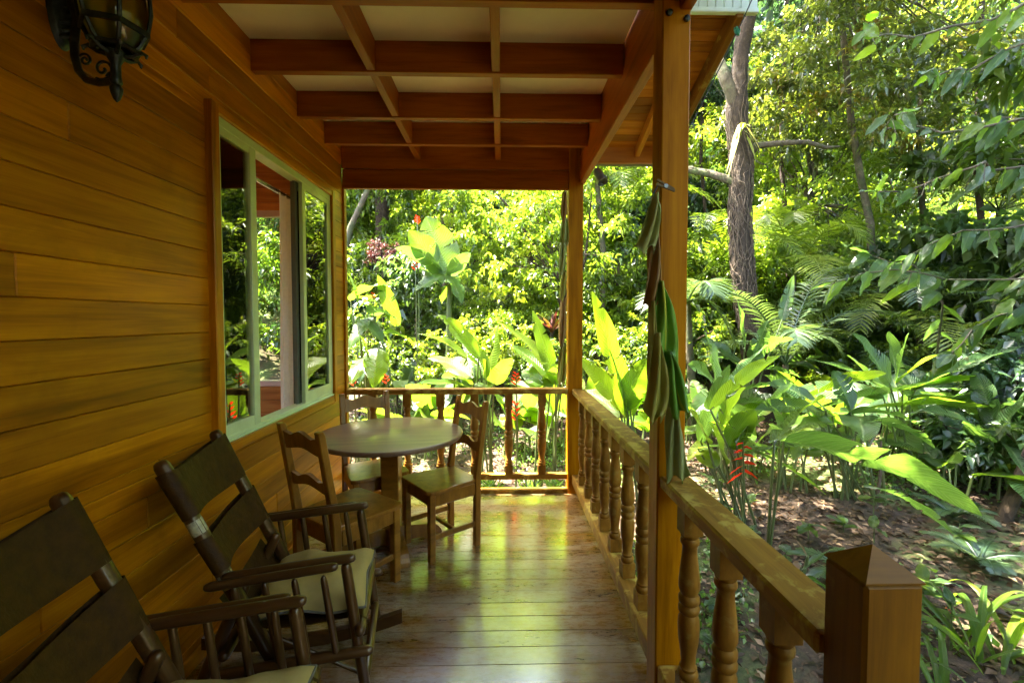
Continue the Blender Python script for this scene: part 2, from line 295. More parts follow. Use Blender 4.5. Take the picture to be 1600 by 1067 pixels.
class MB:
    def __init__(s): s.v = []; s.f = []; s.smooth = []
    def add(s, vs, fs, smooth=False):
        k = len(s.v); s.v += [tuple(v) for v in vs]; s.f += [tuple(i + k for i in f) for f in fs]; s.smooth += [smooth] * len(fs)
    def box(s, x0, x1, y0, y1, z0, z1):
        vs = [(x, y, z) for z in (z0, z1) for y in (y0, y1) for x in (x0, x1)]
        s.add(vs, [(0, 2, 3, 1), (4, 5, 7, 6), (0, 1, 5, 4), (2, 6, 7, 3), (0, 4, 6, 2), (1, 3, 7, 5)])
    def tube(s, pts, rad, n=8, cap=True, flat=1.0):
        pts = [Vector(p) for p in pts]; m = len(pts)
        rad = rad if isinstance(rad, (list, tuple)) else [rad] * m
        vs = []; up = None
        for i, p in enumerate(pts):
            t = (pts[min(i + 1, m - 1)] - pts[max(i - 1, 0)]).normalized()
            if up is None: up = Vector((0, 0, 1)) if abs(t.z) < .9 else Vector((1, 0, 0))
            a = t.cross(up).normalized(); b = a.cross(t).normalized(); up = b
            for k in range(n):
                g = 2 * math.pi * k / n
                vs.append(p + (a * math.cos(g) + b * math.sin(g) * flat) * rad[i])
        fs = [(i * n + k, i * n + (k + 1) % n, (i + 1) * n + (k + 1) % n, (i + 1) * n + k) for i in range(m - 1) for k in range(n)]
        if cap: fs += [tuple(range(n - 1, -1, -1)), tuple((m - 1) * n + k for k in range(n))]
        s.add(vs, fs, True)
    def lathe(s, prof, n=16, c=(0, 0, 0)):
        vs = [(c[0] + r * math.cos(2 * math.pi * k / n), c[1] + r * math.sin(2 * math.pi * k / n), c[2] + z) for r, z in prof for k in range(n)]
        m = len(prof)
        fs = [(i * n + k, i * n + (k + 1) % n, (i + 1) * n + (k + 1) % n, (i + 1) * n + k) for i in range(m - 1) for k in range(n)]
        fs += [tuple(range(n - 1, -1, -1)), tuple((m - 1) * n + k for k in range(n))]
        s.add(vs, fs, True)
    def prism(s, poly, y0, y1, axis='y'):
        n = len(poly)
        if axis == 'y': vs = [(a, y0, b) for a, b in poly] + [(a, y1, b) for a, b in poly]
        elif axis == 'x': vs = [(y0, a, b) for a, b in poly] + [(y1, a, b) for a, b in poly]
        else: vs = [(a, b, y0) for a, b in poly] + [(a, b, y1) for a, b in poly]
        s.add(vs, [tuple(range(n)), tuple(range(2 * n - 1, n - 1, -1))] + [(k, k + n, (k + 1) % n + n, (k + 1) % n) for k in range(n)])
    def mesh(s, name='mesh', fix=True):
        me = bpy.data.meshes.new(name); me.from_pydata(s.v, [], s.f)
        if any(s.smooth): me.polygons.foreach_set('use_smooth', s.smooth)
        if fix:
            bm = bmesh.new(); bm.from_mesh(me); bmesh.ops.recalc_face_normals(bm, faces=bm.faces); bm.to_mesh(me); bm.free()
        me.update()
        if any(s.smooth) and hasattr(me, 'set_sharp_from_angle'): me.set_sharp_from_angle(angle=R(50))
        return me
def rounded_by(me, w, seg=1):
    bm = bmesh.new(); bm.from_mesh(me)
    bmesh.ops.bevel(bm, geom=[e for e in bm.edges if len(e.link_faces) == 2 and e.calc_face_angle(0) > .6], offset=w, segments=seg, affect='EDGES', profile=.6)
    bm.to_mesh(me); bm.free(); return me
_cb = {}
def chamfer(sx, sy, sz, bev):
    key = (round(sx, 3), round(sy, 3), round(sz, 3), bev)
    if key not in _cb:
        b = MB(); b.box(-sx / 2, sx / 2, -sy / 2, sy / 2, -sz / 2, sz / 2)
        me = b.mesh('board')
        if bev: rounded_by(me, bev)
        _cb[key] = me
    return _cb[key]
_mc = {}
def board(name, x0, x1, y0, y1, z0, z1, mat, parent, bev=.004, world=True):
    """a straight piece of timber; its own X runs along its length so the grain follows"""
    d = (x1 - x0, y1 - y0, z1 - z0); c = ((x0 + x1) / 2, (y0 + y1) / 2, (z0 + z1) / 2)
    k = max(range(3), key=lambda i: d[i])
    if k == 0: s, rot = d, (0, 0, 0)
    elif k == 1: s, rot = (d[1], d[0], d[2]), (0, 0, R(90))
    else: s, rot = (d[2], d[1], d[0]), (0, R(-90), 0)
    base = chamfer(*s, bev); key = (base.name, mat)
    if key not in _mc:
        me = base.copy(); me.materials.clear(); me.materials.append(MT[mat]); _mc[key] = me
    return link(name, _mc[key], parent, None, c, rot, world)

# ------------------------------------------------------------------ terrain
def gz(x, y):
    r = math.hypot(x - 1.0, y - 2.0)
    z = -.42 + .035 * max(0, y - 3) + .045 * max(0, x - 1.2)
    z += .03 * math.sin(x * 1.7 + y) + .03 * math.sin(y * 2.1 - x * .6)
    if r > 11: z += .42 * (r - 11) ** 1.12 * min(1, max(0, 1 + (y - 1) / 8))
    return min(z, 26 + .3 * math.sin(x * .3))
def ground_mesh():
    b = MB(); xs = [-70 + 0]; 
    def axis(lo, hi, flo, fhi):
        out = []; v = lo
        while v < hi:
            out.append(v); v += .35 if flo <= v < fhi else 2.0
        out.append(hi); return out
    X = axis(-70, 70, -4, 14); Y = axis(-60, 80, -2, 16)
    vs = [(x, y, gz(x, y)) for y in Y for x in X]; nx = len(X)
    b.add(vs, [(j * nx + i, j * nx + i + 1, (j + 1) * nx + i + 1, (j + 1) * nx + i) for j in range(len(Y) - 1) for i in range(nx - 1)], True)
    return b.mesh('ground', False)
def groundmat():
    m, n, l, out = nmat('forest_floor')
    p = n.new('ShaderNodeBsdfPrincipled'); l.new(p.outputs[0], out.inputs[0]); p.inputs['Roughness'].default_value = .95
    g = n.new('ShaderNodeNewGeometry')
    a = noise(n, l, g.outputs['Position'], 22, 8, .75); rp = ramp(n, [(.3, (.012, .007, .004)), (.5, (.042, .024, .012)), (.66, (.10, .06, .032)), (.8, (.20, .13, .075))]); l.new(a.outputs[0], rp.inputs[0])
    b = noise(n, l, g.outputs['Position'], .9, 5, .6); r2 = ramp(n, [(.52, (0, 0, 0)), (.64, (1, 1, 1))]); l.new(b.outputs[0], r2.inputs[0])
    c = noise(n, l, g.outputs['Position'], 30, 6, .7); r3 = ramp(n, [(.35, (.035, .075, .014)), (.65, (.14, .21, .04))]); l.new(c.outputs[0], r3.inputs[0])
    sp = n.new('ShaderNodeSeparateXYZ'); l.new(g.outputs['Position'], sp.inputs[0])
    hi = n.new('ShaderNodeMapRange'); l.new(sp.outputs[2], hi.inputs[0]); hi.inputs[1].default_value = .8; hi.inputs[2].default_value = 3.0
    fac = math_(n, l, 'MINIMUM', math_(n, l, 'ADD', math_(n, l, 'MULTIPLY', r2.outputs[0], .5), hi.outputs[0]), 1.0)
    l.new(mixc(n, l, fac, rp.outputs[0], r3.outputs[0]), p.inputs['Base Color'])
    bp = n.new('ShaderNodeBump'); bp.inputs['Strength'].default_value = .8; bp.inputs['Distance'].default_value = .03; l.new(a.outputs[0], bp.inputs['Height']); l.new(bp.outputs[0], p.inputs['Normal'])
    return m
MT['ground'] = groundmat()
g = link('ground', ground_mesh(), None, 'ground'); tag(g, kind='structure')

# ------------------------------------------------------------------ cabin: floor, walls, roof
WX, YF = -1.33, 3.90                                       # face of the boarded wall, far end of the cabin
fl = struct('veranda_floor', (0, 1.2, 0))
y = YF - .04; k = 0
while y > -1.6:
    x1 = .735 + rnd.uniform(-.004, .004)
    h = rnd.uniform(-.001, .001)
    board('floorboard', WX - .03, x1, y - .1062, y, -.028 + h, h, 'floor', fl, .0016)
    y -= .1075; k += 1
board('joist', WX, .72, 3.87, 3.905, -.20, -.035, 'beam', fl)
board('edge_joist', .66, .72, -1.6, 3.86, -.22, -.035, 'beam', fl)
board('floor_sill', WX + .01, .70, 3.868, 3.93, -.03, .028, 'rail', fl)

def plank_wall(parent, axis, face, thick, a0, a1, z0, z1, zref, pitch, holes, mat, rr, name='wall_plank'):
    k = math.floor((z0 - zref) / pitch)
    while zref + k * pitch < z1 - .004:
        lo, hi = max(zref + k * pitch, z0), min(zref + (k + 1) * pitch, z1)
        cuts = sorted({lo, hi} | {c for h in holes for c in (h[2], h[3]) if lo + .004 < c < hi - .004})
        joints = []; j = a0 + rr.uniform(.8, 4.6)
        while j < a1 - .4: joints.append(j); j += rr.uniform(2.6, 4.2)
        tilt = rr.uniform(-.0015, .0015)
        for c0, c1 in zip(cuts, cuts[1:]):
            segs = [(a0, a1)]
            for h in holes:
                if h[2] < (c0 + c1) / 2 < h[3]:
                    segs = [s for q in segs for s in ((q[0], min(q[1], h[0])), (max(q[0], h[1]), q[1])) if s[1] - s[0] > .005]
            for s0, s1 in segs:
                e = [s0] + [q for q in joints if s0 + .15 < q < s1 - .15] + [s1]
                for p0, p1 in zip(e, e[1:]):
                    if axis == 'y': board(name, face - thick + tilt, face + tilt, p0 + .0006, p1 - .0006, c0 + .0008, c1 - .0008, mat, parent, .0028)
                    else: board(name, p0 + .0006, p1 - .0006, face + tilt, face + thick + tilt, c0 + .0008, c1 - .0008, mat, parent, .0028)
        k += 1
WIN = (2.135, 3.575, .905, 2.455)
wall = thing('cabin_wall', (WX, 1.2, 0), 'long wall of varnished orange-brown horizontal boards beside the chairs', 'wall')
plank_wall(wall, 'y', WX, .022, -1.9, YF - .03, .03, 3.0, 1.439, .1213, [WIN], 'wall', random.Random(3))
board('corner_board', WX - .03, WX + .014, YF - .03, YF + .03, 0, 2.62, 'wall', wall, .004)
board('skirting', WX, WX + .016, -1.9, YF - .04, .003, .07, 'wall', wall, .003)
# inside of the room, seen through the window
room = struct('room_shell', (-3.4, 1.0, 0))
board('room_floor', -5.6, WX - .05, -2.0, YF - .04, -.10, .0, 'room', room, 0)
board('room_ceiling', -5.6, WX - .05, -2.0, YF - .04, 2.86, 2.93, 'room', room, 0)
board('room_side', -5.7, -5.6, -2.0, YF + .03, -.1, .85, 'room', room, 0); board('room_side', -5.7, -5.6, -2.0, YF + .03, 2.5, 2.95, 'room', room, 0)
board('room_side', -5.7, -5.6, -2.0, .4, .85, 2.5, 'room', room, 0); board('room_side', -5.7, -5.6, 3.4, YF + .03, .85, 2.5, 'room', room, 0)  # unseen opening left in this side to let light into the room
board('room_back', -5.6, WX - .05, -2.1, -2.0, -.1, 2.95, 'room', room, 0)
for a, c in ((-1.99, WIN[0]), (WIN[1], YF - .04)): board('lining', WX - .06, WX - .03, a, c, 0, 2.86, 'room', room, 0)
board('lining', WX - .06, WX - .03, WIN[0], WIN[1], 0, WIN[2], 'room', room, 0); board('lining', WX - .06, WX - .03, WIN[0], WIN[1], WIN[3], 2.86, 'room', room, 0)
board('light_blocking_wall', WX - .03, .70, -.70, -.65, -.1, 3.2, 'wall', wall, .004)  # unseen wall added behind the camera to darken the near porch
endw = thing('end_wall', (-3.4, YF, 0), 'reddish boarded end wall of the room seen through the open window', 'wall')
HOLE = (-2.62, -1.62, .93, 2.40)
plank_wall(endw, 'x', YF - .03, .05, -5.6, WX - .032, 0, 2.95, .93, .118, [HOLE], 'room', random.Random(9))
iw = thing('inner_window', (-2.1, YF, .93), 'pinkish framed window at the back of the room, jungle behind its glass', 'window')
for nm, a in (('frame', (-2.62, -1.62, YF - .035, YF + .03, .93, .975)), ('frame', (-2.62, -1.62, YF - .035, YF + .03, 2.35, 2.40)), ('frame', (-2.62, -2.575, YF - .035, YF + .03, .975, 2.35)), ('frame', (-1.665, -1.62, YF - .035, YF + .03, .975, 2.35)), ('mullion', (-2.175, -2.11, YF - .045, YF + .02, .975, 2.35))):
    board(nm, *a, 'palu', iw, .004)
for a0, a1 in ((-2.575, -2.175), (-2.11, -1.665)): board('pane', a0, a1, YF - .006, YF, .975, 2.35, 'glass', iw, 0)

# window in the boarded wall
win = thing('sliding_window', (WX, 2.85, WIN[2]), 'open sliding window with pale green metal frame in the boarded wall', 'window')
y0, y1, z0, z1 = WIN
board('trim', WX - .02, WX + .034, y0 - .035, y0 + .02, z0 - .05, z1 + .03, 'wall', win, .004)
board('trim', WX - .02, WX + .034, y1 - .02, y1 + .035, z0 - .05, z1 + .03, 'wall', win, .004)
board('trim', WX - .02, WX + .030, y0 + .02, y1 - .02, z1 - .012, z1 + .03, 'wall', win, .004)
board('trim', WX - .02, WX + .030, y0 + .02, y1 - .02, z0 - .05, z0 + .0, 'wall', win, .004)
fx0, fx1 = WX - .058, WX + .016
a0, a1, b0, b1 = y0 + .02, y1 - .02, z0, z1 - .012
board('frame', fx0, fx1, a0, a1, b0, b0 + .030, 'alu', win, .003); board('track', fx1 - .012, fx1 + .012, a0, a1, b0 + .003, b0 + .012, 'alu', win, .002)
board('frame', fx0, fx1, a0, a1, b1 - .045, b1, 'alu', win, .003)
board('frame', fx0, fx1, a0, a0 + .022, b0 + .03, b1 - .045, 'alu', win, .003)
board('frame', fx0, fx1, a1 - .022, a1, b0 + .03, b1 - .045, 'alu', win, .003)
def sash(nm, ya, yb, xc, mat, st=.03, bt=.06, w=.024):
    za, zb = b0 + .03, b1 - .045; q = MB(); yc = (ya + yb) / 2
    for (p0, p1, r0, r1) in ((ya, ya + st, za, zb), (yb - st, yb, za, zb), (ya + st, yb - st, za, za + bt), (ya + st, yb - st, zb - .035, zb)): q.box(-w / 2, w / 2, p0 - yc, p1 - yc, r0 - b0, r1 - b0)
    s = link(nm, q.mesh(nm), win, mat, (xc, yc, b0))
    board('pane', xc - .003, xc + .003, ya + st, yb - st, za + bt, zb - .035, 'glass', s, 0)
sash('fixed_sash', a0 + .022, 2.49, WX + .002, 'alu', .012, .055)
board('mullion', WX - .03, WX + .018, 2.435, 2.492, b0 + .03, b1 - .045, 'alu', win, .003)
sash('right_sash', 3.065, a1 - .022, WX + .002, 'alu', .045, .07)
sash('sliding_sash', 3.03, 3.44, WX - .028, 'dalu', .035, .05, .018)
sash('screen_sash', 3.045, 3.40, WX - .048, 'dalu', .028, .05, .014)
# curtain and its rod
def drape(ya, yb, x, za, zb, waves, amp, seed):
    b = MB(); n = 48; rows = 10; vs = []
    rr = random.Random(seed); ph = rr.random() * 6
    for i in range(rows + 1):
        t = i / rows; z = zb + (za - zb) * t
        for k in range(n + 1):
            s = k / n
            vs.append((x + amp * math.sin(s * waves * 6.28 + ph + .5 * math.sin(t * 2)) * (.6 + .4 * t), ya + (yb - ya) * s + .006 * math.sin(t * 5 + s * 9), z))
    b.add(vs, [(i * (n + 1) + k, i * (n + 1) + k + 1, (i + 1) * (n + 1) + k + 1, (i + 1) * (n + 1) + k) for i in range(rows) for k in range(n)], True)
    return b.mesh('curtain', False)
cu = link('curtain', drape(3.03, 3.50, WX - .13, .62, 2.34, 6, .022, 1), None, 'curtain', (0, 0, 0)); tag(cu, 'pale beige curtain hanging inside the open window', 'curtain')
rod = thing('curtain_rod', (WX - .13, 2.8, 2.33), 'round metal curtain rod across the top of the open window', 'curtain rod')
b = MB(); b.tube([(0, -.62, 0), (0, .70, 0)], .014, 12); link('rod', b.mesh(), rod, 'chrome', world=False)
for q in (-.74, .70):
    b = MB(); b.lathe([(.003, -.03), (.02, -.02), (.026, 0), (.02, .02), (.003, .03)], 12); link('finial', b.mesh(), rod, 'chrome', (0, q, 0), (R(90), 0, 0), False)

# ceiling grid of beams, roof
CZ = 2.972
vr = thing('veranda_ceiling', (-.3, 1.2, CZ), 'coffered ceiling of brown beams with cream panels between them', 'ceiling')
ys = [-1.27, -.73, -.19, .35, .89, 1.41, 1.93, 2.488, 3.038, 3.492]
xs = [WX, -.693, -.030, .655]
ye = ys + [3.85]
for i, yy in enumerate(ye):
    for xa, xb in zip(xs, xs[1:]):
        yn = ye[i + 1] if i + 1 < len(ye) else None
        if yn: board('ceiling_panel', xa + .001, xb - .001, yy + .024, yn - .001, CZ + .002 + rnd.uniform(0, .003), CZ + .014, 'ceil', vr, 0)
for yy in ys: board('cross_beam', WX + .001, .659, yy, yy + .046, 2.812, CZ + .02, 'beam', vr, .003)
for xc in (-.693, -.030):
    for q0, q1 in zip(ye, ye[1:]): board('short_beam', xc - .022, xc + .022, q0 + .047, q1 - .001, 2.818, CZ + .02, 'beam', vr, .003)
board('header', WX + .001, .566, 3.85, 3.885, 2.745, CZ + .03, 'beam', vr, .004)
board('header', WX + .001, .566, 3.862, 3.90, 2.585, 2.743, 'beam', vr, .004)
board('edge_board', .662, .69, -1.9, 3.84, 2.86, CZ + .03, 'beam', vr, .003)
board('top_plate', .655, .702, -1.9, 3.915, 2.635, 2.857, 'beam', vr, .004)

roof = thing('porch_roof', (0, 1.2, 3.2), 'overhanging eave lined with reddish boards above the garden side', 'roof')
SL = .345; EY, EX = 4.05, 1.46
def rz_(y): return 2.985 + SL * (EY - y)                    # underside of the sloping boards
yy = EY - .02
while yy > 2.86:
    ya = yy - .075
    me = chamfer(EX - .03 - .703, .0775, .018, .005); key = (me.name, 'soffit')
    if key not in _mc: _m = me.copy(); _m.materials.clear(); _m.materials.append(MT['soffit']); _mc[key] = _m
    link('soffit_board', _mc[key], roof, None, ((EX - .03 + .703) / 2, (yy + ya) / 2, rz_((yy + ya) / 2) + .012), (-math.atan(SL), 0, 0))
    yy = ya
def sloped(nm, x0, x1, ya, yb, under, depth, mat):
    b = MB(); L = yb - ya; ang = math.atan(SL); L2 = L / math.cos(ang)
    b.box(-L2 / 2, L2 / 2, -(x1 - x0) / 2, (x1 - x0) / 2, -depth / 2, depth / 2); me = b.mesh(); rounded_by(me, .004)
    return link(nm, me, roof, mat, ((x0 + x1) / 2, (ya + yb) / 2, rz_((ya + yb) / 2) + under), Euler((0, math.atan(SL), R(90))).to_matrix().to_euler() if 0 else (Matrix.Rotation(-math.atan(SL), 3, 'X') @ Matrix.Rotation(R(90), 3, 'Z')).to_euler())
sloped('rake_board', EX - .045, EX, 2.80, EY, -.03, .16, 'rake')
sloped('rafter', 1.165, 1.205, 3.1, EY - .03, -.045, .085, 'soffit')
sloped('rafter', .71, .735, 2.84, EY - .03, -.03, .06, 'soffit')
board('eave_beam', .69, EX - .046, EY - .03, EY + .01, 2.865, 3.02, 'beam', roof, .004)
b = MB(); b.prism([(EY + .25, rz_(EY + .25) + .03), (2.80, rz_(2.80) + .03), (2.80, rz_(2.8) + .10), (EY + .25, rz_(EY + .25) + .10)], -5.9, EX + .08, 'x'); link('roof_sheet', b.mesh(), roof, 'roof')
b = MB(); b.box(-5.9, 1.62, -2.5, 2.80, 3.75, 3.85); link('roof_sheet', b.mesh(), roof, 'roof')
b = MB(); b.box(1.60, 2.35, -2.5, 2.25, 3.50, 3.58); link('light_blocking_slab', b.mesh(), roof, 'roof')  # unseen slab added to keep sky light off the near wall
xx = .72; 
while xx < 1.53:                                             # pale green boards of the upper gable
    board('gable_board', xx, xx + .049, 2.775, 2.795, 3.364, 3.76, 'fascia', roof, .003); xx += .0515
board('gable_trim', .70, 1.545, 2.765, 2.80, 3.335, 3.365, 'fascia', roof, .004)

# posts and railings
def post(name, x0, x1, ya, yb, za, zb, label):
    p = thing(name, ((x0 + x1) / 2, (ya + yb) / 2, za), label, 'post')
    board('shaft', x0, x1, ya, yb, za, zb, 'post', p, .005)
    return p
pn = post('veranda_post', .592, .697, 1.70, 1.803, -.02, 3.3, 'tall square brown post in front, hung with folded leaves')
pf = post('veranda_post', .565, .686, 3.846, 3.965, -.02, 3.0, 'square brown corner post at the far end of the veranda')
for px, nm, yq in ((pn, 'bolt', 1.697),):
    b = MB(); b.lathe([(.012, 0), (.012, .008), (.006, .012)], 8); link('bolt', b.mesh(), pn, 'iron', (.615, yq + .002, 2.62), (R(90), 0, 0)); link('bolt', b.mesh(), pn, 'iron', (.68, yq + .002, 2.60), (R(90), 0, 0))
def baluster_mesh(h):
    b = MB(); w = .033
    b.box(-w, w, -w, w, 0, .075); b.box(-w, w, -w, w, h - .10, h)
    P_ = [(.030, .075), (.034, .085), (.034, .098), (.027, .104), (.030, .115), (.024, .122), (.026, .16), (.034, .21), (.037, .26), (.035, .29), (.028, .305), (.036, .315), (.036, .33), (.027, .338), (.036, .348), (.036, .365), (.028, .375), (.036, .395), (.036, .42), (.031, .47), (.025, .52), (.0245, .545), (.032, .556), (.032, .568), (.027, .575), (.032, .583), (.030, .59)]
    s = (h - .10) / .59
    b.lathe([(r, z * s if z > .075 else z) for r, z in P_], 14)
    me = b.mesh('baluster'); return me
BAL = baluster_mesh(.69); BAL.materials.append(MT['baluster'])
rA = thing('far_railing', (-.35, 3.89, 0), 'low wooden railing across the far end of the veranda, behind the table', 'railing')
board('handrail', WX + .015, .566, 3.855, 3.935, .857, .905, 'rail', rA, .006)
board('bottom_rail', WX + .015, .566, 3.87, 3.92, .115, .165, 'rail', rA, .005)
for xb in (-1.10, -.81, -.525, -.235, .06, .345): link('baluster', BAL, rA, None, (xb, 3.895, .166), (0, 0, rnd.uniform(-.03, .03)))
rB = thing('side_railing', (.65, 2.85, 0), 'turned-baluster railing along the garden side between the two posts', 'railing')
board('handrail', .598, .708, 1.803, 3.846, .855, .902, 'rail', rB, .007)
board('bottom_rail', .600, .700, 1.803, 3.846, .085, .165, 'rail', rB, .005)
for k in range(7): link('baluster', BAL, rB, None, (.652, 3.62 - .2615 * k, .166), (0, 0, rnd.uniform(-.04, .04)))
rC = thing('near_railing', (.65, 1.3, 0), 'mossy-topped railing section between the near post and the capped newel', 'railing')
board('handrail', .600, .715, .835, 1.699, .856, .904, 'rail', rC, .007)
board('bottom_rail', .600, .710, .835, 1.699, .085, .165, 'rail', rC, .005)
for yb_ in (1.545, 1.29, 1.03): link('baluster', BAL, rC, None, (.655, yb_, .166), (0, 0, rnd.uniform(-.04, .04)))
nw = thing('newel_post', (.664, .79, 0), 'square brown newel post with a pyramid cap nearest the camera', 'newel post')
board('shaft', .614, .717, .738, .838, -.4, 1.05, 'newel', nw, .006)
b = MB(); w = .0515; zz = .003
b.add([(-w, -.05, zz), (w, -.05, zz), (w, .05, zz), (-w, .05, zz), (0, 0, .046), (-w, -.05, 0), (w, -.05, 0), (w, .05, 0), (-w, .05, 0)], [(0, 1, 4), (1, 2, 4), (2, 3, 4), (3, 0, 4), (5, 6, 1, 0), (6, 7, 2, 1), (7, 8, 3, 2), (8, 5, 0, 3), (8, 7, 6, 5)])
link('cap', b.mesh(), nw, 'newel', (.6655, .788, 1.05))

# ------------------------------------------------------------------ furniture
def rot_children_box(name, x0, x1, y0, y1, z0, z1, mat, parent, bev=.004):
    return board(name, x0, x1, y0, y1, z0, z1, mat, parent, bev, False)
tb = thing('round_table', (-.735, 3.01, 0), 'round dark wooden table on a single pedestal between three chairs', 'table')
b = MB(); RT = .473
b.lathe([(RT - .02, -.032), (RT - .004, -.028), (RT, -.018), (RT, -.008), (RT - .004, -.002), (RT - .012, 0)], 64)
link('tabletop', b.mesh(), tb, 'top', (0, 0, .75), (0, 0, R(8)), False)
rot_children_box('pedestal', -.058, .058, -.058, .058, .09, .675, 'furn', tb, .006)
rot_children_box('top_brace', -.30, .30, -.035, .035, .675, .715, 'furn', tb); rot_children_box('top_brace', -.035, .035, .036, .30, .676, .714, 'furn', tb); rot_children_box('top_brace', -.035, .035, -.30, -.036, .676, .714, 'furn', tb)
prof = [(-.34, .0)] + [(-.34 + .10 * (1 - math.cos(a)) , .10 * math.sin(a)) for a in [k * math.pi / 2 / 6 for k in range(1, 7)]] + [(-.06, .125), (.06, .125)] + [(.34 - .10 * (1 - math.cos(a)), .10 * math.sin(a)) for a in [k * math.pi / 2 / 6 for k in range(6, 0, -1)]] + [(.34, 0), (.22, 0), (.2, .02), (-.2, .02), (-.22, 0)]
for q, (w0, w1) in enumerate(((-.04, .04), (-.039, .039))):
    b = MB(); b.prism(prof if q == 0 else [(x * .999, z * .99) for x, z in prof], w0, w1); me = b.mesh()
    link('foot', me, tb, 'furn', (0, 0, 0), (0, 0, R(25 + 90 * q)), False)

def dining_chair(loc, face, label):
    t = thing('dining_chair', loc, label, 'chair', None, math.atan2(face[1], face[0]))
    m = 'furn'
    b = MB(); b.prism([(-.19, -.17), (-.19, .17), (.14, .20), (.19, .195), (.205, .17), (.205, -.17), (.19, -.195), (.14, -.20)], .425, .450, 'z'); me = b.mesh(); rounded_by(me, .007, 2); link('seat', me, t, m, world=False)
    for s in (-1, 1):
        rot_children_box('leg', .150, .190, s * .162 - .02, s * .162 + .02, 0, .425, m, t)
        b = MB(); b.prism([(-.19, 0), (-.148, 0), (-.150, .30), (-.152, .46), (-.165, .55), (-.225, .93), (-.235, .952), (-.262, .950), (-.258, .92), (-.205, .56), (-.194, .46), (-.192, .30)], s * .162 - .018, s * .162 + .018); me = b.mesh(); rounded_by(me, .004); link('back_post', me, t, m, world=False)
        rot_children_box('apron', -.150, .150, s * .165 - .01, s * .165 + .01, .345, .425, m, t)
        rot_children_box('stretcher', -.150, .150, s * .165 - .010, s * .165 + .010, .135, .17, m, t)
    rot_children_box('apron', .158, .178, -.142, .142, .345, .425, m, t); rot_children_box('apron', -.180, -.160, -.144, .144, .345, .425, m, t)
    rot_children_box('stretcher', -.012, .012, -.155, .155, .14, .165, m, t)
    def slat(zc, h, tilt):
        n = 17; top = []; bot = []
        for i in range(n):
            u = -1 + 2 * i / (n - 1); yv = u * .146
            a = abs(u)
            top.append((yv, h / 2 - .004 + .014 * math.cos(u * math.pi * 1.5) * (1 if a < .7 else .6)))
            bot.append((yv, -h / 2 + .012 * math.cos(u * math.pi) ))
        b = MB(); poly = bot + top[::-1]; b.prism(poly, -.009, .009, 'x'); me = b.mesh()
        xz = -.178 - (zc - .55) / .38 * .062
        link('back_slat', me, t, m, (xz - .002, 0, zc), (0, -.155, 0), False)
    slat(.875, .088, 0); slat(.66, .062, 0)
    return t
dining_chair((-.400, 2.995, 0), (-.784, -.62), 'wooden dining chair turned side-on, between the table and the side railing')
_c = dining_chair((-.865, 2.53, 0), (.60, .80), 'wooden dining chair in front of the table, next to the rocking chair'); _c.scale = (1.1, 1.1, 1)
dining_chair((-.905, 3.20, 0), (.50, -.866), 'wooden dining chair behind the table in the far corner')

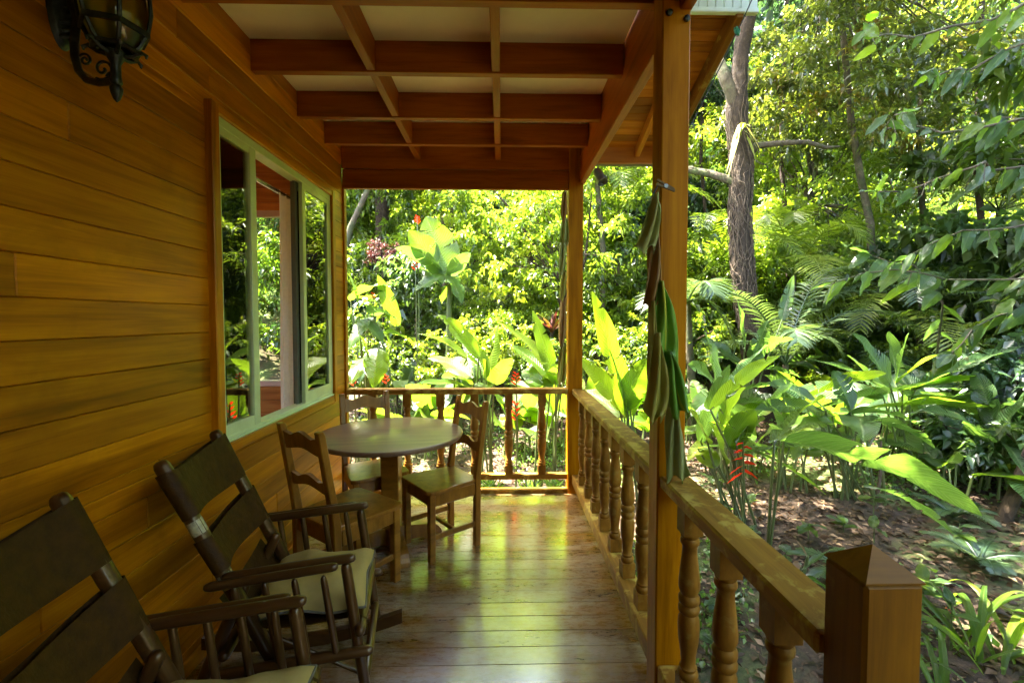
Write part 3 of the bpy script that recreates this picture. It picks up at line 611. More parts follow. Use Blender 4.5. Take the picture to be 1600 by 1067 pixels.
def rod_(b, p, q, r, n=10, knob=True):
    p = Vector(p); q = Vector(q); d = (q - p); L = d.length; d.normalize()
    pts = [p, p + d * .006, p + d * .02, p + d * L * .5, q - d * .02, q - d * .006, q]
    b.tube(pts, [r * .45, r * .8, r, r * 1.06, r, r * .8, r * .45] if knob else [r] * 7, n)
def rocking_chair(loc, ang, label):
    t = thing('rocking_chair', loc, label, 'rocking chair', None, ang); m = 'dark'
    def rodobj(nm, p, q, r, mat=m, parent=t):
        b = MB(); d = Vector(q) - Vector(p); L = d.length
        rod_(b, (-L / 2, 0, 0), (L / 2, 0, 0), r); me = b.mesh()
        o = link(nm, me, parent, mat, (Vector(p) + Vector(q)) / 2, d.to_track_quat('X', 'Z').to_euler(), False); return o
    bx = lambda z: -.205 - (z - .62) * .46                    # line of the leaning back posts
    for s in (-1, 1):
        yy = s * .215
        po = rodobj('back_post', (bx(.27), yy, .27), (bx(1.02), yy, 1.02), .025)
        for (za, zb) in ((.762, .808), (.565, .615)):
            b = MB(); b.tube([(bx(za) , yy, za), (bx(zb), yy, zb)], .0262, 12); o = link('bare_patch', b.mesh(), t, 'tape' if s < 0 else 'dark', world=False)
        rodobj('arm_rail', (-.24, s * .275, .600), (.185, s * .275, .625), .0155)
        rodobj('arm_rail', (-.20, s * .238, .608), (.24, s * .238, .632), .0175)
        rodobj('front_leg', (.205, s * .238, .615), (.275, s * .238, .085), .019)
        for k in range(4): rodobj('spindle', (-.15 + .095 * k, s * .275, .595), (-.11 + .095 * k, s * .262, .285), .012)
        rodobj('side_rail', (-.22, s * .262, .285), (.30, s * .262, .295), .019)
        rodobj('rear_leg', (-.14, s * .19, .56), (-.34, s * .19, .10), .021)
        rodobj('brace', (.26, s * .20, .16), (-.12, s * .20, .40), .008)
        n = 14; arc = [(-.46 + .85 * i / n) for i in range(n + 1)]
        zc = lambda x: .004 + .30 * (x + .03) ** 2
        b = MB(); b.prism([(x, zc(x)) for x in arc] + [(x, zc(x) + .052) for x in arc[::-1]], -.016, .016); me = b.mesh()
        link('rocker', me, t, m, (0, s * .238, 0), (0, 0, 0), False)
    rodobj('cross_rail', (.255, -.285, .375), (.255, .285, .375), .02)
    rodobj('cross_rail', (.27, -.225, .17), (.27, .225, .17), .016)
    rodobj('cross_rail', (-.20, -.25, .33), (-.20, .25, .33), .02)
    rodobj('cross_rail', (-.31, -.225, .155), (-.31, .225, .155), .016)
    def band(za, zb, sag):
        b = MB(); rows = 8; prof = []
        r = .0295; hw = .215
        for k in range(13): u = -1 + k / 6; prof.append((hw * u, r - sag * (1 - u * u)))
        for k in range(1, 7): g = math.pi / 2 - math.pi * k / 7; prof.append((hw + r * math.cos(g), r * math.sin(g)))
        for k in range(13): u = 1 - k / 6; prof.append((hw * u, -r * (.3 + .7 * abs(u)) - sag * (1 - u * u)))
        for k in range(1, 7): g = -math.pi / 2 - math.pi * k / 7; prof.append((-hw + r * math.cos(g), r * math.sin(g)))
        n = len(prof); vs = []
        for i in range(rows + 1):
            z = za + (zb - za) * i / rows
            for k, (yv, nv) in enumerate(prof):
                ed = .008 * math.sin(yv * 9) * (i / rows - .5) * 2
                vs.append((bx(z) + nv * .91, yv, z + nv * .42 + ed - .012 * (1 - (yv / hw) ** 2) * (i / rows)))
        b.add(vs, [(i * n + k, i * n + (k + 1) % n, (i + 1) * n + (k + 1) % n, (i + 1) * n + k) for i in range(rows) for k in range(n)], True)
        link('leather_band', b.mesh(), t, 'leather', world=False)
    band(.815, .985, .035); band(.620, .748, .04)
    b = MB(); prof = [(-.215, .53), (-.17, .46), (-.12, .415), (-.04, .395), (.08, .392), (.18, .398), (.25, .404), (.276, .385), (.268, .352)]
    vs = []; n = 9
    for x, z in prof:
        for k in range(n): u = -1 + 2 * k / (n - 1); vs.append((x, u * .222, z - .018 * (1 - u * u)))
    b.add(vs, [(i * n + k, i * n + k + 1, (i + 1) * n + k + 1, (i + 1) * n + k) for i in range(len(prof) - 1) for k in range(n - 1)], True)
    link('leather_seat', b.mesh(), t, 'leather', world=False)
    return t
def cushion(loc, ang, label, seed):
    t = thing('seat_cushion', loc, label, 'cushion', None, ang); b = MB(); n = 22; rr = random.Random(seed)
    ph = [rr.random() * 6 for _ in range(6)]
    def pt(i, j, s):
        u = -1 + 2 * i / n; v = -1 + 2 * j / n
        e = max(0, (1 - u ** 4) * (1 - v ** 4)) ** .42
        x = .205 * u * (1 - .07 * (1 - abs(v)) * abs(u)); yv = .215 * v * (1 - .07 * (1 - abs(u)) * abs(v))
        w = .006 * math.sin(u * 5 + v * 3 + ph[0]) + .005 * math.sin(v * 8 - u * 2 + ph[1]) + .004 * math.sin(u * 11 + ph[2])
        edge = .012 * (abs(u) ** 6) * math.sin(v * 4 + ph[3]) + .012 * (abs(v) ** 6) * math.sin(u * 4 + ph[4])
        return (x, yv, s * e * (.042 + w) + edge + (.012 if s > 0 else 0) * e)
    N = n + 1
    vs = [pt(i, j, 1) for i in range(N) for j in range(N)] + [pt(i, j, -.55) for i in range(N) for j in range(N)]
    fs = [(i * N + j, (i + 1) * N + j, (i + 1) * N + j + 1, i * N + j + 1) for i in range(n) for j in range(n)]
    fs += [tuple(N * N + q for q in f[::-1]) for f in fs]
    b.add(vs, fs, True); link('cover', b.mesh(), t, 'cushion', world=False)
    ring = [pt(i, 0, 1) for i in range(n)] + [pt(n, j, 1) for j in range(n)] + [pt(i, n, 1) for i in range(n, 0, -1)] + [pt(0, j, 1) for j in range(n, -1, -1)]
    b = MB(); b.tube(ring, .0045, 6); link('piping', b.mesh(), t, 'piping', world=False)
    return t
A1, A2 = R(11), R(10)
c1 = (-.815, 1.83, 0); c2 = (-.80, 1.115, 0)
rocking_chair(c1, A1, 'dark rocking chair with leather bands and beige cushion, second from the camera')
rocking_chair(c2, A2, 'dark leather-banded rocking chair nearest the camera, cut off by the picture edge')
def onchair(c, a, x, z): return (c[0] + x * math.cos(a), c[1] + x * math.sin(a), z)
cu_a = cushion(onchair(c1, A1, .065, .428), A1, 'creased beige cushion on the rocking chair beside the dining chair', 1)
cu_b = cushion(onchair(c2, A2, .065, .428), A2, 'beige cushion on the nearest rocking chair, only its edge in view', 5)

# wall lantern
ln = thing('wall_lantern', (WX, 1.44, 2.3), 'black wrought-iron wall lantern with amber glass above the rocking chairs', 'lantern')
LX, LY = .215, -.045
b = MB(); n = 24
prof = [(.001, .034), (.018, .034), (.03, .028), (.034, .022), (.044, .02), (.05, .012), (.055, .0)]
vs = [(h, r * 1.0 * math.cos(2 * math.pi * k / n), r * 2.6 * math.sin(2 * math.pi * k / n)) for r, h in prof for k in range(n)]
b.add(vs, [(i * n + k, i * n + (k + 1) % n, (i + 1) * n + (k + 1) % n, (i + 1) * n + k) for i in range(len(prof) - 1) for k in range(n)], True)
for k in range(10): 
    q = -.11 + .024 * k; b.tube([(.02, -.03 + .008 * (k % 2), q), (.040, 0, q + .012), (.02, .03, q)], [.006, .010, .006], 6)
link('back_plate', b.mesh(), ln, 'iron', (0, 0, .12), world=False)
b = MB()
arm = [(.03, 0, .03), (.045, -.005, .0), (.052, -.012, -.05), (.07, -.02, -.10), (.105, -.03, -.135), (.15, -.038, -.148), (LX, LY, -.145)]
b.tube(arm, [.012, .014, .013, .012, .012, .012, .012], 8); b.tube([(.03, 0, .16), (.055, -.004, .09), (.045, -.005, .0)], [.016, .014, .013], 8); la = link('arm', b.mesh(), ln, 'iron', world=False)
def scroll(c, r0, turns, sgn, a0, thick):
    pts = []
    for k in range(26):
        u = k / 25; a = a0 + sgn * u * turns * 6.28; r = r0 * (1 - .85 * u)
        pts.append((c[0] + r * math.cos(a), c[1] + (c[0] - .03) * -.2, c[2] + r * math.sin(a)))
    b = MB(); b.tube(pts, thick, 6); return b.mesh()
link('scroll', scroll((.155, 0, -.095), .038, 1.4, 1, -2.2, .0048), la, 'iron', world=False); link('scroll', scroll((.085, 0, -.058), .022, 1.5, -1, 2.6, .0042), la, 'iron', world=False); link('scroll', scroll((.19, 0, -.125), .018, 1.2, -1, 3.1, .004), la, 'iron', world=False)
b = MB(); b.lathe([(.002, -.215), (.010, -.205), (.017, -.185), (.019, -.17), (.013, -.158), (.018, -.150), (.015, -.13), (.014, -.09), (.022, -.075), (.026, -.06), (.03, -.05), (.02, -.04)], 12); link('finial', b.mesh(), ln, 'iron', (LX, LY, 0), world=False)
NS = 6
def hexr(z): return [(.050, -.045), (.070, -.02), (.094, .03), (.104, .09), (.100, .15), (.086, .205), (.064, .235)][z]
b = MB(); pr = [hexr(k) for k in range(7)]
vs = [(r * .93 * math.cos(6.2832 * k / 12), r * .93 * math.sin(6.2832 * k / 12), z) for r, z in pr for k in range(12)]
b.add(vs, [(i * 12 + k, i * 12 + (k + 1) % 12, (i + 1) * 12 + (k + 1) % 12, (i + 1) * 12 + k) for i in range(6) for k in range(12)], True); link('glass_globe', b.mesh(), ln, 'lglass', (LX, LY, 0), world=False)
for k in range(NS):
    a = 6.2832 * k / NS + .3; b = MB(); b.tube([(r * math.cos(a), r * math.sin(a), z) for r, z in pr], .0065, 6); link('rib', b.mesh(), ln, 'iron', (LX, LY, 0), world=False)
def ringm(r, z, w, h, n=6, ph=.3):
    b = MB(); vs = []
    for rr_, zz_ in ((r - w, z), (r, z), (r, z + h), (r - w, z + h)):
        vs += [(rr_ * math.cos(6.2832 * k / n + ph), rr_ * math.sin(6.2832 * k / n + ph), zz_) for k in range(n)]
    b.add(vs, [(i * n + k, i * n + (k + 1) % n, ((i + 1) % 4) * n + (k + 1) % n, ((i + 1) % 4) * n + k) for i in range(4) for k in range(n)]); return b.mesh()
link('cage_ring', ringm(.100, .012, .010, .018), ln, 'iron', (LX, LY, 0), world=False); link('cage_ring', ringm(.072, -.048, .016, .012), ln, 'iron', (LX, LY, 0), world=False); link('cage_ring', ringm(.11, .195, .012, .014), ln, 'iron', (LX, LY, 0), world=False)
for k in range(NS):
    a = 6.2832 * k / NS + .3; b = MB(); b.tube([(.02 * math.cos(a), .02 * math.sin(a), -.06), (.05 * math.cos(a), .05 * math.sin(a), -.055), (.075 * math.cos(a), .075 * math.sin(a), -.04), (.088 * math.cos(a), .088 * math.sin(a), -.048), (.086 * math.cos(a), .086 * math.sin(a), -.058)], [.007, .007, .007, .006, .003], 6); link('claw', b.mesh(), ln, 'iron', (LX, LY, 0), world=False)
b = MB(); b.lathe([(.118, .235), (.122, .242), (.10, .265), (.06, .30), (.03, .33), (.012, .345), (.016, .36), (.004, .38)], 12); link('cap', b.mesh(), ln, 'iron', (LX, LY, 0), world=False)
b = MB(); b.lathe([(.014, -.04), (.016, .02), (.012, .03), (.018, .05), (.020, .09), (.010, .12), (.002, .13)], 10); link('bulb_holder', b.mesh(), ln, 'iron', (LX, LY, 0), world=False)

ln.scale = (.88,) * 3; ln.location.z += .03
# spotlight under the eave by the far post
sp = thing('spotlight', P(926, 262, 4.0), 'small grey spotlight fixed under the eave beside the far post', 'spotlight')
b = MB(); b.lathe([(.012, .0), (.03, .005), (.038, .03), (.042, .10), (.05, .11), (.05, .15), (.044, .15), (.04, .12)], 14); link('housing', b.mesh(), sp, 'steel', (.03, 0, -.02), (R(155), R(-20), 0), False)
b = MB(); b.tube([(0, 0, .12), (.0, 0, .03), (.03, 0, -.02)], .009, 8); link('bracket', b.mesh(), sp, 'steel', world=False)

# clothes line and peg
cl = thing('clothes_line', P(1020, 304, 1.69), 'thin dark cord rising from the near post past the eave', 'cord')
pa, pb = P(1019, 306, 1.685), P(1186, -25, 2.62)
pts = [pa.lerp(pb, t) + Vector((0, 0, -.03 * 4 * t * (1 - t))) for t in [k / 14 for k in range(15)]]
b = MB(); b.tube(pts, .0032, 6); link('cord', b.mesh(), cl, 'cord')
kn = P(1158, 62, 2.40); j = min(range(15), key=lambda i: (pts[i] - kn).length); kn = pts[j]
b = MB()
for k in range(5): b.tube([kn + Vector((rnd.uniform(-.014, .014), rnd.uniform(-.014, .014), rnd.uniform(-.02, .02))) for _ in range(4)], .006, 6)
link('knot', b.mesh(), cl, 'green_tie')
pg = thing('clothes_peg', P(1040, 291, 1.66), 'wooden clothes peg clipped on the cord at the near post', 'peg')
for s in (-1, 1):
    b = MB(); b.box(-.036, .036, -.004, .004, -.0035, .0035); link('peg_half', b.mesh(), pg, 'peg', (0, 0, s * .005), (0, R(24 + 4 * s), 0), False)
b = MB(); b.tube([(0, -.006, 0), (0, .006, 0)], .008, 8); link('spring', b.mesh(), pg, 'steel', world=False)

# ------------------------------------------------------------------ plants: builders
def np_mesh(name, V, Fc, var=None, uv=None, smooth=True):
    V = np.asarray(V, dtype=np.float32); Fc = np.asarray(Fc, dtype=np.int32); k = Fc.shape[1]
    me = bpy.data.meshes.new(name); me.vertices.add(len(V)); me.vertices.foreach_set('co', V.ravel())
    me.loops.add(Fc.size); me.loops.foreach_set('vertex_index', Fc.ravel())
    me.polygons.add(len(Fc)); me.polygons.foreach_set('loop_start', np.arange(0, Fc.size, k, dtype=np.int32))
    if smooth: me.polygons.foreach_set('use_smooth', np.ones(len(Fc), dtype=bool))
    if var is not None:
        a = me.attributes.new('var', 'FLOAT', 'POINT'); a.data.foreach_set('value', np.asarray(var, dtype=np.float32))
    if uv is not None:
        u = me.uv_layers.new(name='UVMap'); u.data.foreach_set('uv', np.asarray(uv, dtype=np.float32)[Fc.ravel()].ravel())
    me.update(calc_edges=True); me.validate(); return me
def unit(a): return a / np.maximum(np.linalg.norm(a, axis=-1, keepdims=True), 1e-9)
def leaves_np(base, t, L, W, var, droop=.25, fold=.18, rg=nr):
    """many small pointed leaves, two folded halves each"""
    N = len(base); up = np.tile([0, 0, 1.], (N, 1)) + rg.normal(0, .45, (N, 3))
    t = unit(t); s = unit(np.cross(t, up)); nn = np.cross(s, t)
    L = L[:, None]; W = W[:, None]
    dn = np.array([0, 0, -1.])
    v0 = base; v1 = base + t * L * .42 + s * W * .5 + nn * W * fold; v2 = base + t * L + dn * L * droop; v3 = base + t * L * .42 - s * W * .5 + nn * W * fold
    vm = base + t * L * .5 + dn * L * droop * .3
    V = np.stack([v0, v1, v2, v3, vm], 1).reshape(-1, 3)
    o = (np.arange(N) * 5)[:, None, None]
    Fc = (np.array([[0, 1, 4], [1, 2, 4], [0, 4, 3], [4, 2, 3]])[None] + o).reshape(-1, 3)
    return V, Fc, np.repeat(var, 5)
def crown_mesh(seed, RX, RZ, nclus, per, L, W, crad, droop=.3, shell=.45, flat=.6, vmean=.45):
    rg = np.random.default_rng(seed)
    d = unit(rg.normal(size=(nclus, 3))); rad = rg.uniform(shell, 1.0, nclus) ** .6
    lob = 1 + .22 * np.sin(d[:, 0] * 3 + seed) + .18 * np.sin(d[:, 1] * 4 + 2 * seed) + .15 * np.sin(d[:, 2] * 5 + seed)
    cc = d * (rad * lob)[:, None] * np.array([RX, RX, RZ])
    cv = rg.normal(vmean, .30, nclus)  # wide tone spread: darker clusters stand in for shaded gaps
    idx = np.repeat(np.arange(nclus), per); N = len(idx)
    # leaves sit along little twigs leaving each cluster centre
    ntw = 7; tw = unit(rg.normal(size=(nclus, ntw, 3)) * np.array([1, 1, flat]) + unit(cc)[:, None, :] * .5)
    ti = rg.integers(0, ntw, N); td = tw[idx, ti]; sp = rg.uniform(.1, 1, N)[:, None]
    base = cc[idx] + td * sp * crad * rg.uniform(.6, 1.3, N)[:, None] + rg.normal(0, crad * .10, (N, 3))
    t = unit(td * .7 + rg.normal(0, .75, (N, 3)) + np.array([0, 0, -.25]))
    Ls = L * rg.uniform(.6, 1.35, N)
    var = np.clip(cv[idx] + rg.normal(0, .14, N), 0, 1)
    V, Fc, vv = leaves_np(base, t, Ls, W * Ls / L * rg.uniform(.8, 1.2, N), var, droop, .18, rg)
    return np_mesh('crown', V, Fc, vv), cc
def qb(b, c, e, t): return b * (1 - t) ** 2 + c * 2 * t * (1 - t) + e * t ** 2
def big_leaf_mesh(b, c, e, W, roll=0., fold=.35, tears=3, seed=0, var=.4, shape=.45, wave=.02):
    """a broad strap leaf along the curve b-c-e: midrib, two half blades, ragged side tears"""
    rr = random.Random(seed); n = 22
    b, c, e = Vector(b), Vector(c), Vector(e)
    V = []; U = []; F = []; va = []
    L = (c - b).length + (e - c).length
    fr = []
    for i in range(n + 1):
        t = i / n; p = qb(b, c, e, t); d = ((c - b) * (1 - t) + (e - c) * t).normalized()
        up = Vector((0, 0, 1)) - d * d.z
        if up.length < .15: up = Vector((-_f.x, -_f.y, 0)) * .5 + up
        s = d.cross(up).normalized(); nn = s.cross(d)
        ro = roll + .25 * math.sin(t * 3 + seed)
        s2 = s * math.cos(ro) + nn * math.sin(ro); n2 = nn * math.cos(ro) - s * math.sin(ro)
        w = W * .5 * (math.sin(math.pi * min(1, (t + .015) ** (.5 + shape * .3) )) ** .62) * (1 if t < .97 else .55)
        fr.append((p, d, s2, n2, max(w, .004)))
    def row(p, d, s2, n2, w, sd, shift, t):
        wv = W * .07 * math.sin(t * 13 + seed * 1.7 + sd) * (w / (W * .5 + 1e-6))
        a = p + s2 * (sd * w * .5) + n2 * (w * .5 * fold) + d * (shift * .4)
        q = p + s2 * (sd * w) + n2 * (w * fold * .7 + wv) + d * (shift + w * .15)
        return a, q
    mid = []
    for i, (p, d, s2, n2, w) in enumerate(fr): mid.append(len(V)); V.append(p); U.append((i / n, .5)); va.append(var)
    for sd in (-1, 1):
        tear = set(rr.sample(range(4, n - 2), min(tears, n - 7))) if tears else set()
        def push(i, shift):
            p, d, s2, n2, w = fr[i]; a, q = row(p, d, s2, n2, w, sd, shift, i / n)
            k = len(V); V.extend([a, q]); U.extend([(i / n, .5 + .25 * sd), (i / n, .5 + .5 * sd)]); va.extend([var, var + .05]); return k
        prev = push(0, 0)
        for i in range(1, n + 1):
            if i in tear:
                g = rr.uniform(.008, .03) * (L / 1.0); cur = push(i, -g); nxt = push(i, g)
            else: cur = nxt = push(i, 0)
            q1 = (mid[i - 1], mid[i], cur, prev); q2 = (prev, cur, cur + 1, prev + 1)
            F += [q1, q2] if sd > 0 else [q1[::-1], q2[::-1]]
            prev = nxt
    return np_mesh('leaf', [tuple(v) for v in V], F, va, U)
def stem_mesh(pts, rad, n=7, var=.4):
    b = MB(); b.tube(pts, rad, n, True); me = b.mesh('stem', False)
    a = me.attributes.new('var', 'FLOAT', 'POINT'); a.data.foreach_set('value', [var] * len(me.vertices)); return me
def trunk_mesh(pts, rads, n=22, per=7, amp=.10, seed=0, ridges=5):
    pts = [Vector(p) for p in pts]; Q = []; RR = []
    for i in range(len(pts) - 1):
        p0, p1, p2, p3 = pts[max(i - 1, 0)], pts[i], pts[i + 1], pts[min(i + 2, len(pts) - 1)]
        for k in range(per):
            t = k / per; Q.append(.5 * ((2 * p1) + (p2 - p0) * t + (2 * p0 - 5 * p1 + 4 * p2 - p3) * t * t + (3 * p1 - p0 - 3 * p2 + p3) * t ** 3)); RR.append(rads[i] + (rads[i + 1] - rads[i]) * t)
    Q.append(pts[-1]); RR.append(rads[-1]); b = MB(); b.tube(Q, RR, n); m = len(Q)
    for i in range(m):
        for k in range(n):
            v = Vector(b.v[i * n + k]); c = Q[i]; a = 6.2832 * k / n
            f = amp * (.5 * math.sin(ridges * a + .35 * i + seed) + .35 * math.sin(3 * a - .22 * i + 1.3 * seed) + .5 * (rnd.random() - .5) + .4 * math.sin(i * .55 + seed))
            b.v[i * n + k] = tuple(c + (v - c) * (1 + f))
    return b.mesh('trunk', False)
def arch(b, e, sag): 
    b, e = Vector(b), Vector(e); return (b + e) / 2 + Vector((0, 0, sag))
_sd = [0]
def leaf_on(parent, b, e, W, sag, mat='big', roll=0., fold=.3, tears=2, var=.45, stalk=None, name='leaf'):
    _sd[0] += 1
    dv = (Vector(e) - Vector(b)).normalized()
    if name == 'leaf' and mat in ('big', 'big_dark') and W > .1: W *= 1.25; roll += .45 * max(0, dv.z) * (1 if roll >= 0 else -1)
    link(name, big_leaf_mesh(b, arch(b, e, sag), e, W, roll, fold, tears, _sd[0], var), parent, mat)
    if stalk is not None:
        s0 = Vector(stalk); b_ = Vector(b); L = (b_ - s0).length
        m1 = s0.lerp(b_, .5) + Vector((0, 0, .06 * L)) + (s0 - b_).cross(Vector((0, 0, 1))) * .04
        link('stalk', stem_mesh([s0, s0.lerp(m1, .6), m1, b_.lerp(m1, .3), b_, b_ + (Vector(e) - b_) * .05], [.012, .011, .010, .009, .008, .006]), parent, 'stalk')
def clump(base, n, h, L, W, label, cat='plant', group=None, mat='big', az=None, elev=(.2, 1.2), droop=.35, tears=2, var=.45, name='heliconia_plant', seed=0, tilt=.18):
    rr = random.Random(seed + 100); base = Vector(base)
    t = thing(name, base, label, cat, group)
    for k in range(n):
        a = (az[0] + (az[1] - az[0]) * rr.random()) if az else 6.283 * (k + rr.random() * .7) / n
        el = rr.uniform(*elev); d = Vector((math.cos(a) * math.cos(el), math.sin(a) * math.cos(el), math.sin(el)))
        foot = base + Vector((rr.uniform(-.12, .12), rr.uniform(-.12, .12), 0)) * (1 + n * .06)
        top = foot + Vector((math.cos(a) * tilt, math.sin(a) * tilt, 1)) * h * rr.uniform(.55, 1.1)
        l_ = L * rr.uniform(.7, 1.2)
        e = top + d * l_ - Vector((0, 0, droop * l_ * rr.uniform(.4, 1.4)))
        leaf_on(t, top, e, W * rr.uniform(.75, 1.2), droop * l_ * .38, mat, rr.uniform(-.5, .5), rr.uniform(.15, .45), rr.choice([0, tears, tears + 1]), min(1, max(0, var + rr.uniform(-.25, .3))), foot)
    return t
def frond_mesh(b, c, e, ll, n=34, seed=0, var=.5, hang=.5, lw=.028):
    rg = np.random.default_rng(seed); b, c, e = Vector(b), Vector(c), Vector(e)
    bs = []; ts = []; Ls = []; Ws = []
    V = []; F = []; va = []
    m = MB(); pts = [qb(b, c, e, k / 12) for k in range(13)]; m.tube(pts, [.016 * (1 - .8 * k / 12) for k in range(13)], 5)
    off = 0
    V = list(m.v); Fq = [f for f in m.f if len(f) == 4]; va = [var] * len(V)
    for i in range(n):
        t = .10 + .9 * i / (n - 1); p = qb(b, c, e, t); d = ((c - b) * (1 - t) + (e - c) * t).normalized()
        up = Vector((0, 0, 1)) - d * d.z
        if up.length < .1: up = Vector((0, -1, 0))
        s = d.cross(up).normalized()
        for sd in (-1, 1):
            l_ = ll * (.35 + .65 * math.sin(math.pi * min(1, t * .86 + .12))) * rg.uniform(.85, 1.1)
            q = (s * sd * .85 + d * (.35 + .35 * t) + up.normalized() * .18 + Vector(rg.normal(0, .06, 3))).normalized()
            dn = Vector((0, 0, -1)); k = len(V); wv = d.cross(q).cross(q).normalized() * lw
            p1 = p + q * l_ * .5 + dn * l_ * hang * .14; p2 = p + q * l_ + dn * l_ * hang * .55
            V += [tuple(p - wv * .3), tuple(p + wv * .3), tuple(p1 - wv * .5), tuple(p1 + wv * .5), tuple(p2 - wv * .06), tuple(p2 + wv * .06)]
            va += [var + rg.normal(0, .1)] * 6
            Fq += [(k, k + 2, k + 3, k + 1), (k + 2, k + 4, k + 5, k + 3)]
    return np_mesh('frond', V, Fq, va)
def palm(base, top, nf, L, label, group=None, mat='palm', seed=0, explicit=None, ll=.42, var=.5, tr=.06, el=(.1, 1.15)):
    rr = random.Random(seed); base, top = Vector(base), Vector(top)
    t = thing('palm', base, label, 'palm', group)
    link('trunk', stem_mesh([base, base.lerp(top, .35) + Vector((.03, .02, 0)), base.lerp(top, .7), top], [tr * 1.2, tr, tr * .9, tr * .7], 9), t, 'palebark')
    for k in range(nf):
        a = 6.283 * (k + rr.random() * .6) / nf; e_ = rr.uniform(*el)
        d = Vector((math.cos(a) * math.cos(e_), math.sin(a) * math.cos(e_), math.sin(e_))); l_ = L * rr.uniform(.8, 1.15)
        c = top + d * l_ * .62 + Vector((0, 0, .1 * l_)); e = top + Vector((d.x, d.y, d.z * .55)) * l_ - Vector((0, 0, .38 * l_ * math.cos(e_)))
        link('frond', frond_mesh(top, c, e, ll, 36, seed * 50 + k, var + rr.uniform(-.25, .25)), t, mat)
    for k, (b_, c_, e_) in enumerate(explicit or []): link('frond', frond_mesh(b_, c_, e_, ll, 40, seed * 70 + k, var + .1), t, mat)
    return t
def tree_from(name, base, pts, rads, crowns, label, cat='tree', group=None, bark='bark', limbs=True, seed=0):
    """trunk through pts, each crown = (mesh, centres, location, scale, material) hung on limbs"""
    t = thing(name, base, label, cat, group)
    link('trunk', stem_mesh([Vector(p) for p in pts], rads, 12), t, bark)
    rr = random.Random(seed)
    for cm, cc, loc, sc, mat in crowns:
        key = (cm.name, mat)
        if key not in _mc: m2 = cm.copy(); m2.materials.clear(); m2.materials.append(MT[mat]); _mc[key] = m2
        o = link('crown', _mc[key], t, None, loc, (0, 0, rr.uniform(0, 6.28))); o.scale = (sc,) * 3 if not isinstance(sc, tuple) else sc
        if limbs:
            b = MB(); ez = Euler(o.rotation_euler).to_matrix(); start = Vector(pts[-1]); S = Vector(o.scale)
            for q in rr.sample(range(len(cc)), min(9, len(cc))):
                w = Vector(loc) + ez @ Vector((cc[q][0] * S.x, cc[q][1] * S.y, cc[q][2] * S.z))
                m1 = start.lerp(w, .5) + Vector((rr.uniform(-.15, .15), rr.uniform(-.15, .15), rr.uniform(0, .3)))
                b.tube([start, m1, w], [max(rads[-1] * .55, .012), max(rads[-1] * .35, .008), .006], 5)
            me = b.mesh('limbs', False); a = me.attributes.new('var', 'FLOAT', 'POINT'); link('limbs', me, t, bark)
    return t

CR = {
 'small': crown_mesh(1, 2.0, 1.7, 95, 130, .13, .055, .42),
 'mid':   crown_mesh(2, 2.0, 1.7, 80, 90, .20, .085, .48),
 'airy':  crown_mesh(3, 2.0, 1.8, 80, 105, .13, .055, .42, .25, .25, .5, .5),
 'long':  crown_mesh(4, 2.0, 1.8, 80, 110, .24, .055, .48, .5),
 'shrub': crown_mesh(5, .9, .75, 50, 84, .10, .048, .24, .25, .3),
 'broad': crown_mesh(6, .9, .75, 40, 38, .20, .10, .28, .35, .3),
 'dense': crown_mesh(8, 2.2, 1.9, 130, 110, .16, .07, .46, .35, .3),
}
def CW(kind, loc, sc, mat): m, cc = CR[kind]; return (m, cc, loc, sc, mat)

# ------------------------------------------------------------------ the garden: named trees
# big tree with vines right of the near post
DT = 7.2
tp = [P(1192, 640, DT), P(1172, 520, DT), P(1160, 430, DT), P(1156, 340, DT), P(1158, 250, DT), P(1150, 170, DT), P(1158, 90, DT), P(1172, 0, DT), P(1185, -120, DT), P(1190, -330, DT)]
big_tree = thing('vine_covered_tree', (tp[0].x, DT, gz(tp[0].x, DT)), 'thick rough tree trunk wrapped in hanging vines right of the near post', 'tree')
tp = [Vector((tp[0].x + .02, DT, gz(tp[0].x, DT) - .1))] + tp
link('trunk', trunk_mesh(tp, [.28, .20, .165, .148, .142, .142, .16, .115, .12, .11, .09], 26, 8, .10), big_tree, 'bark')
link('fork', trunk_mesh([P(1158, 205, DT), P(1143, 150, DT - .05), P(1128, 108, DT), P(1116, 70, DT + .1), P(1100, -40, DT + .4)], [.12, .095, .085, .075, .05], 14, 6, .12, 2), big_tree, 'palebark')
link('branch', stem_mesh([P(1165, 250, DT), P(1182, 228, DT - .1), P(1215, 224, DT - .3), P(1262, 222, DT - .4), P(1290, 231, DT - .4), P(1312, 229, DT - .4)], [.10, .06, .045, .036, .028, .012], 8), big_tree, 'mossbark')
link('branch', stem_mesh([P(1150, 285, DT), P(1110, 272, DT + .2), P(1060, 262, DT + .5), P(1000, 250, DT + .8), P(940, 246, DT + 1)], [.07, .06, .055, .05, .035], 8), big_tree, 'mossbark')
for k in range(44):
    a = rnd.uniform(2.6, 6.9); b = MB(); pts = []; z0_, z1_ = rnd.uniform(.5, 1.9), rnd.uniform(3.2, 5.6)
    for i in range(22):
        z = z1_ + (z0_ - z1_) * min(1, max(0, (i + rnd.uniform(-.6, .6)) / 21)); j = min(range(1, len(tp)), key=lambda q: abs(tp[q].z - z)); c_ = tp[j]
        q0, q1 = (tp[j], tp[j + 1]) if tp[j].z < z and j + 1 < len(tp) else (tp[j - 1], tp[j]); c_ = q0.lerp(q1, min(1, max(0, (z - q0.z) / (q1.z - q0.z + 1e-6))))
        a += rnd.uniform(-.55, .55); r_ = .150 + .04 * rnd.random()
        pts.append(Vector((c_.x + r_ * math.cos(a), c_.y + r_ * math.sin(a), z)))
    b.tube(pts, rnd.uniform(.003, .008), 5); link('vine', b.mesh('vine', False), big_tree, 'vine')
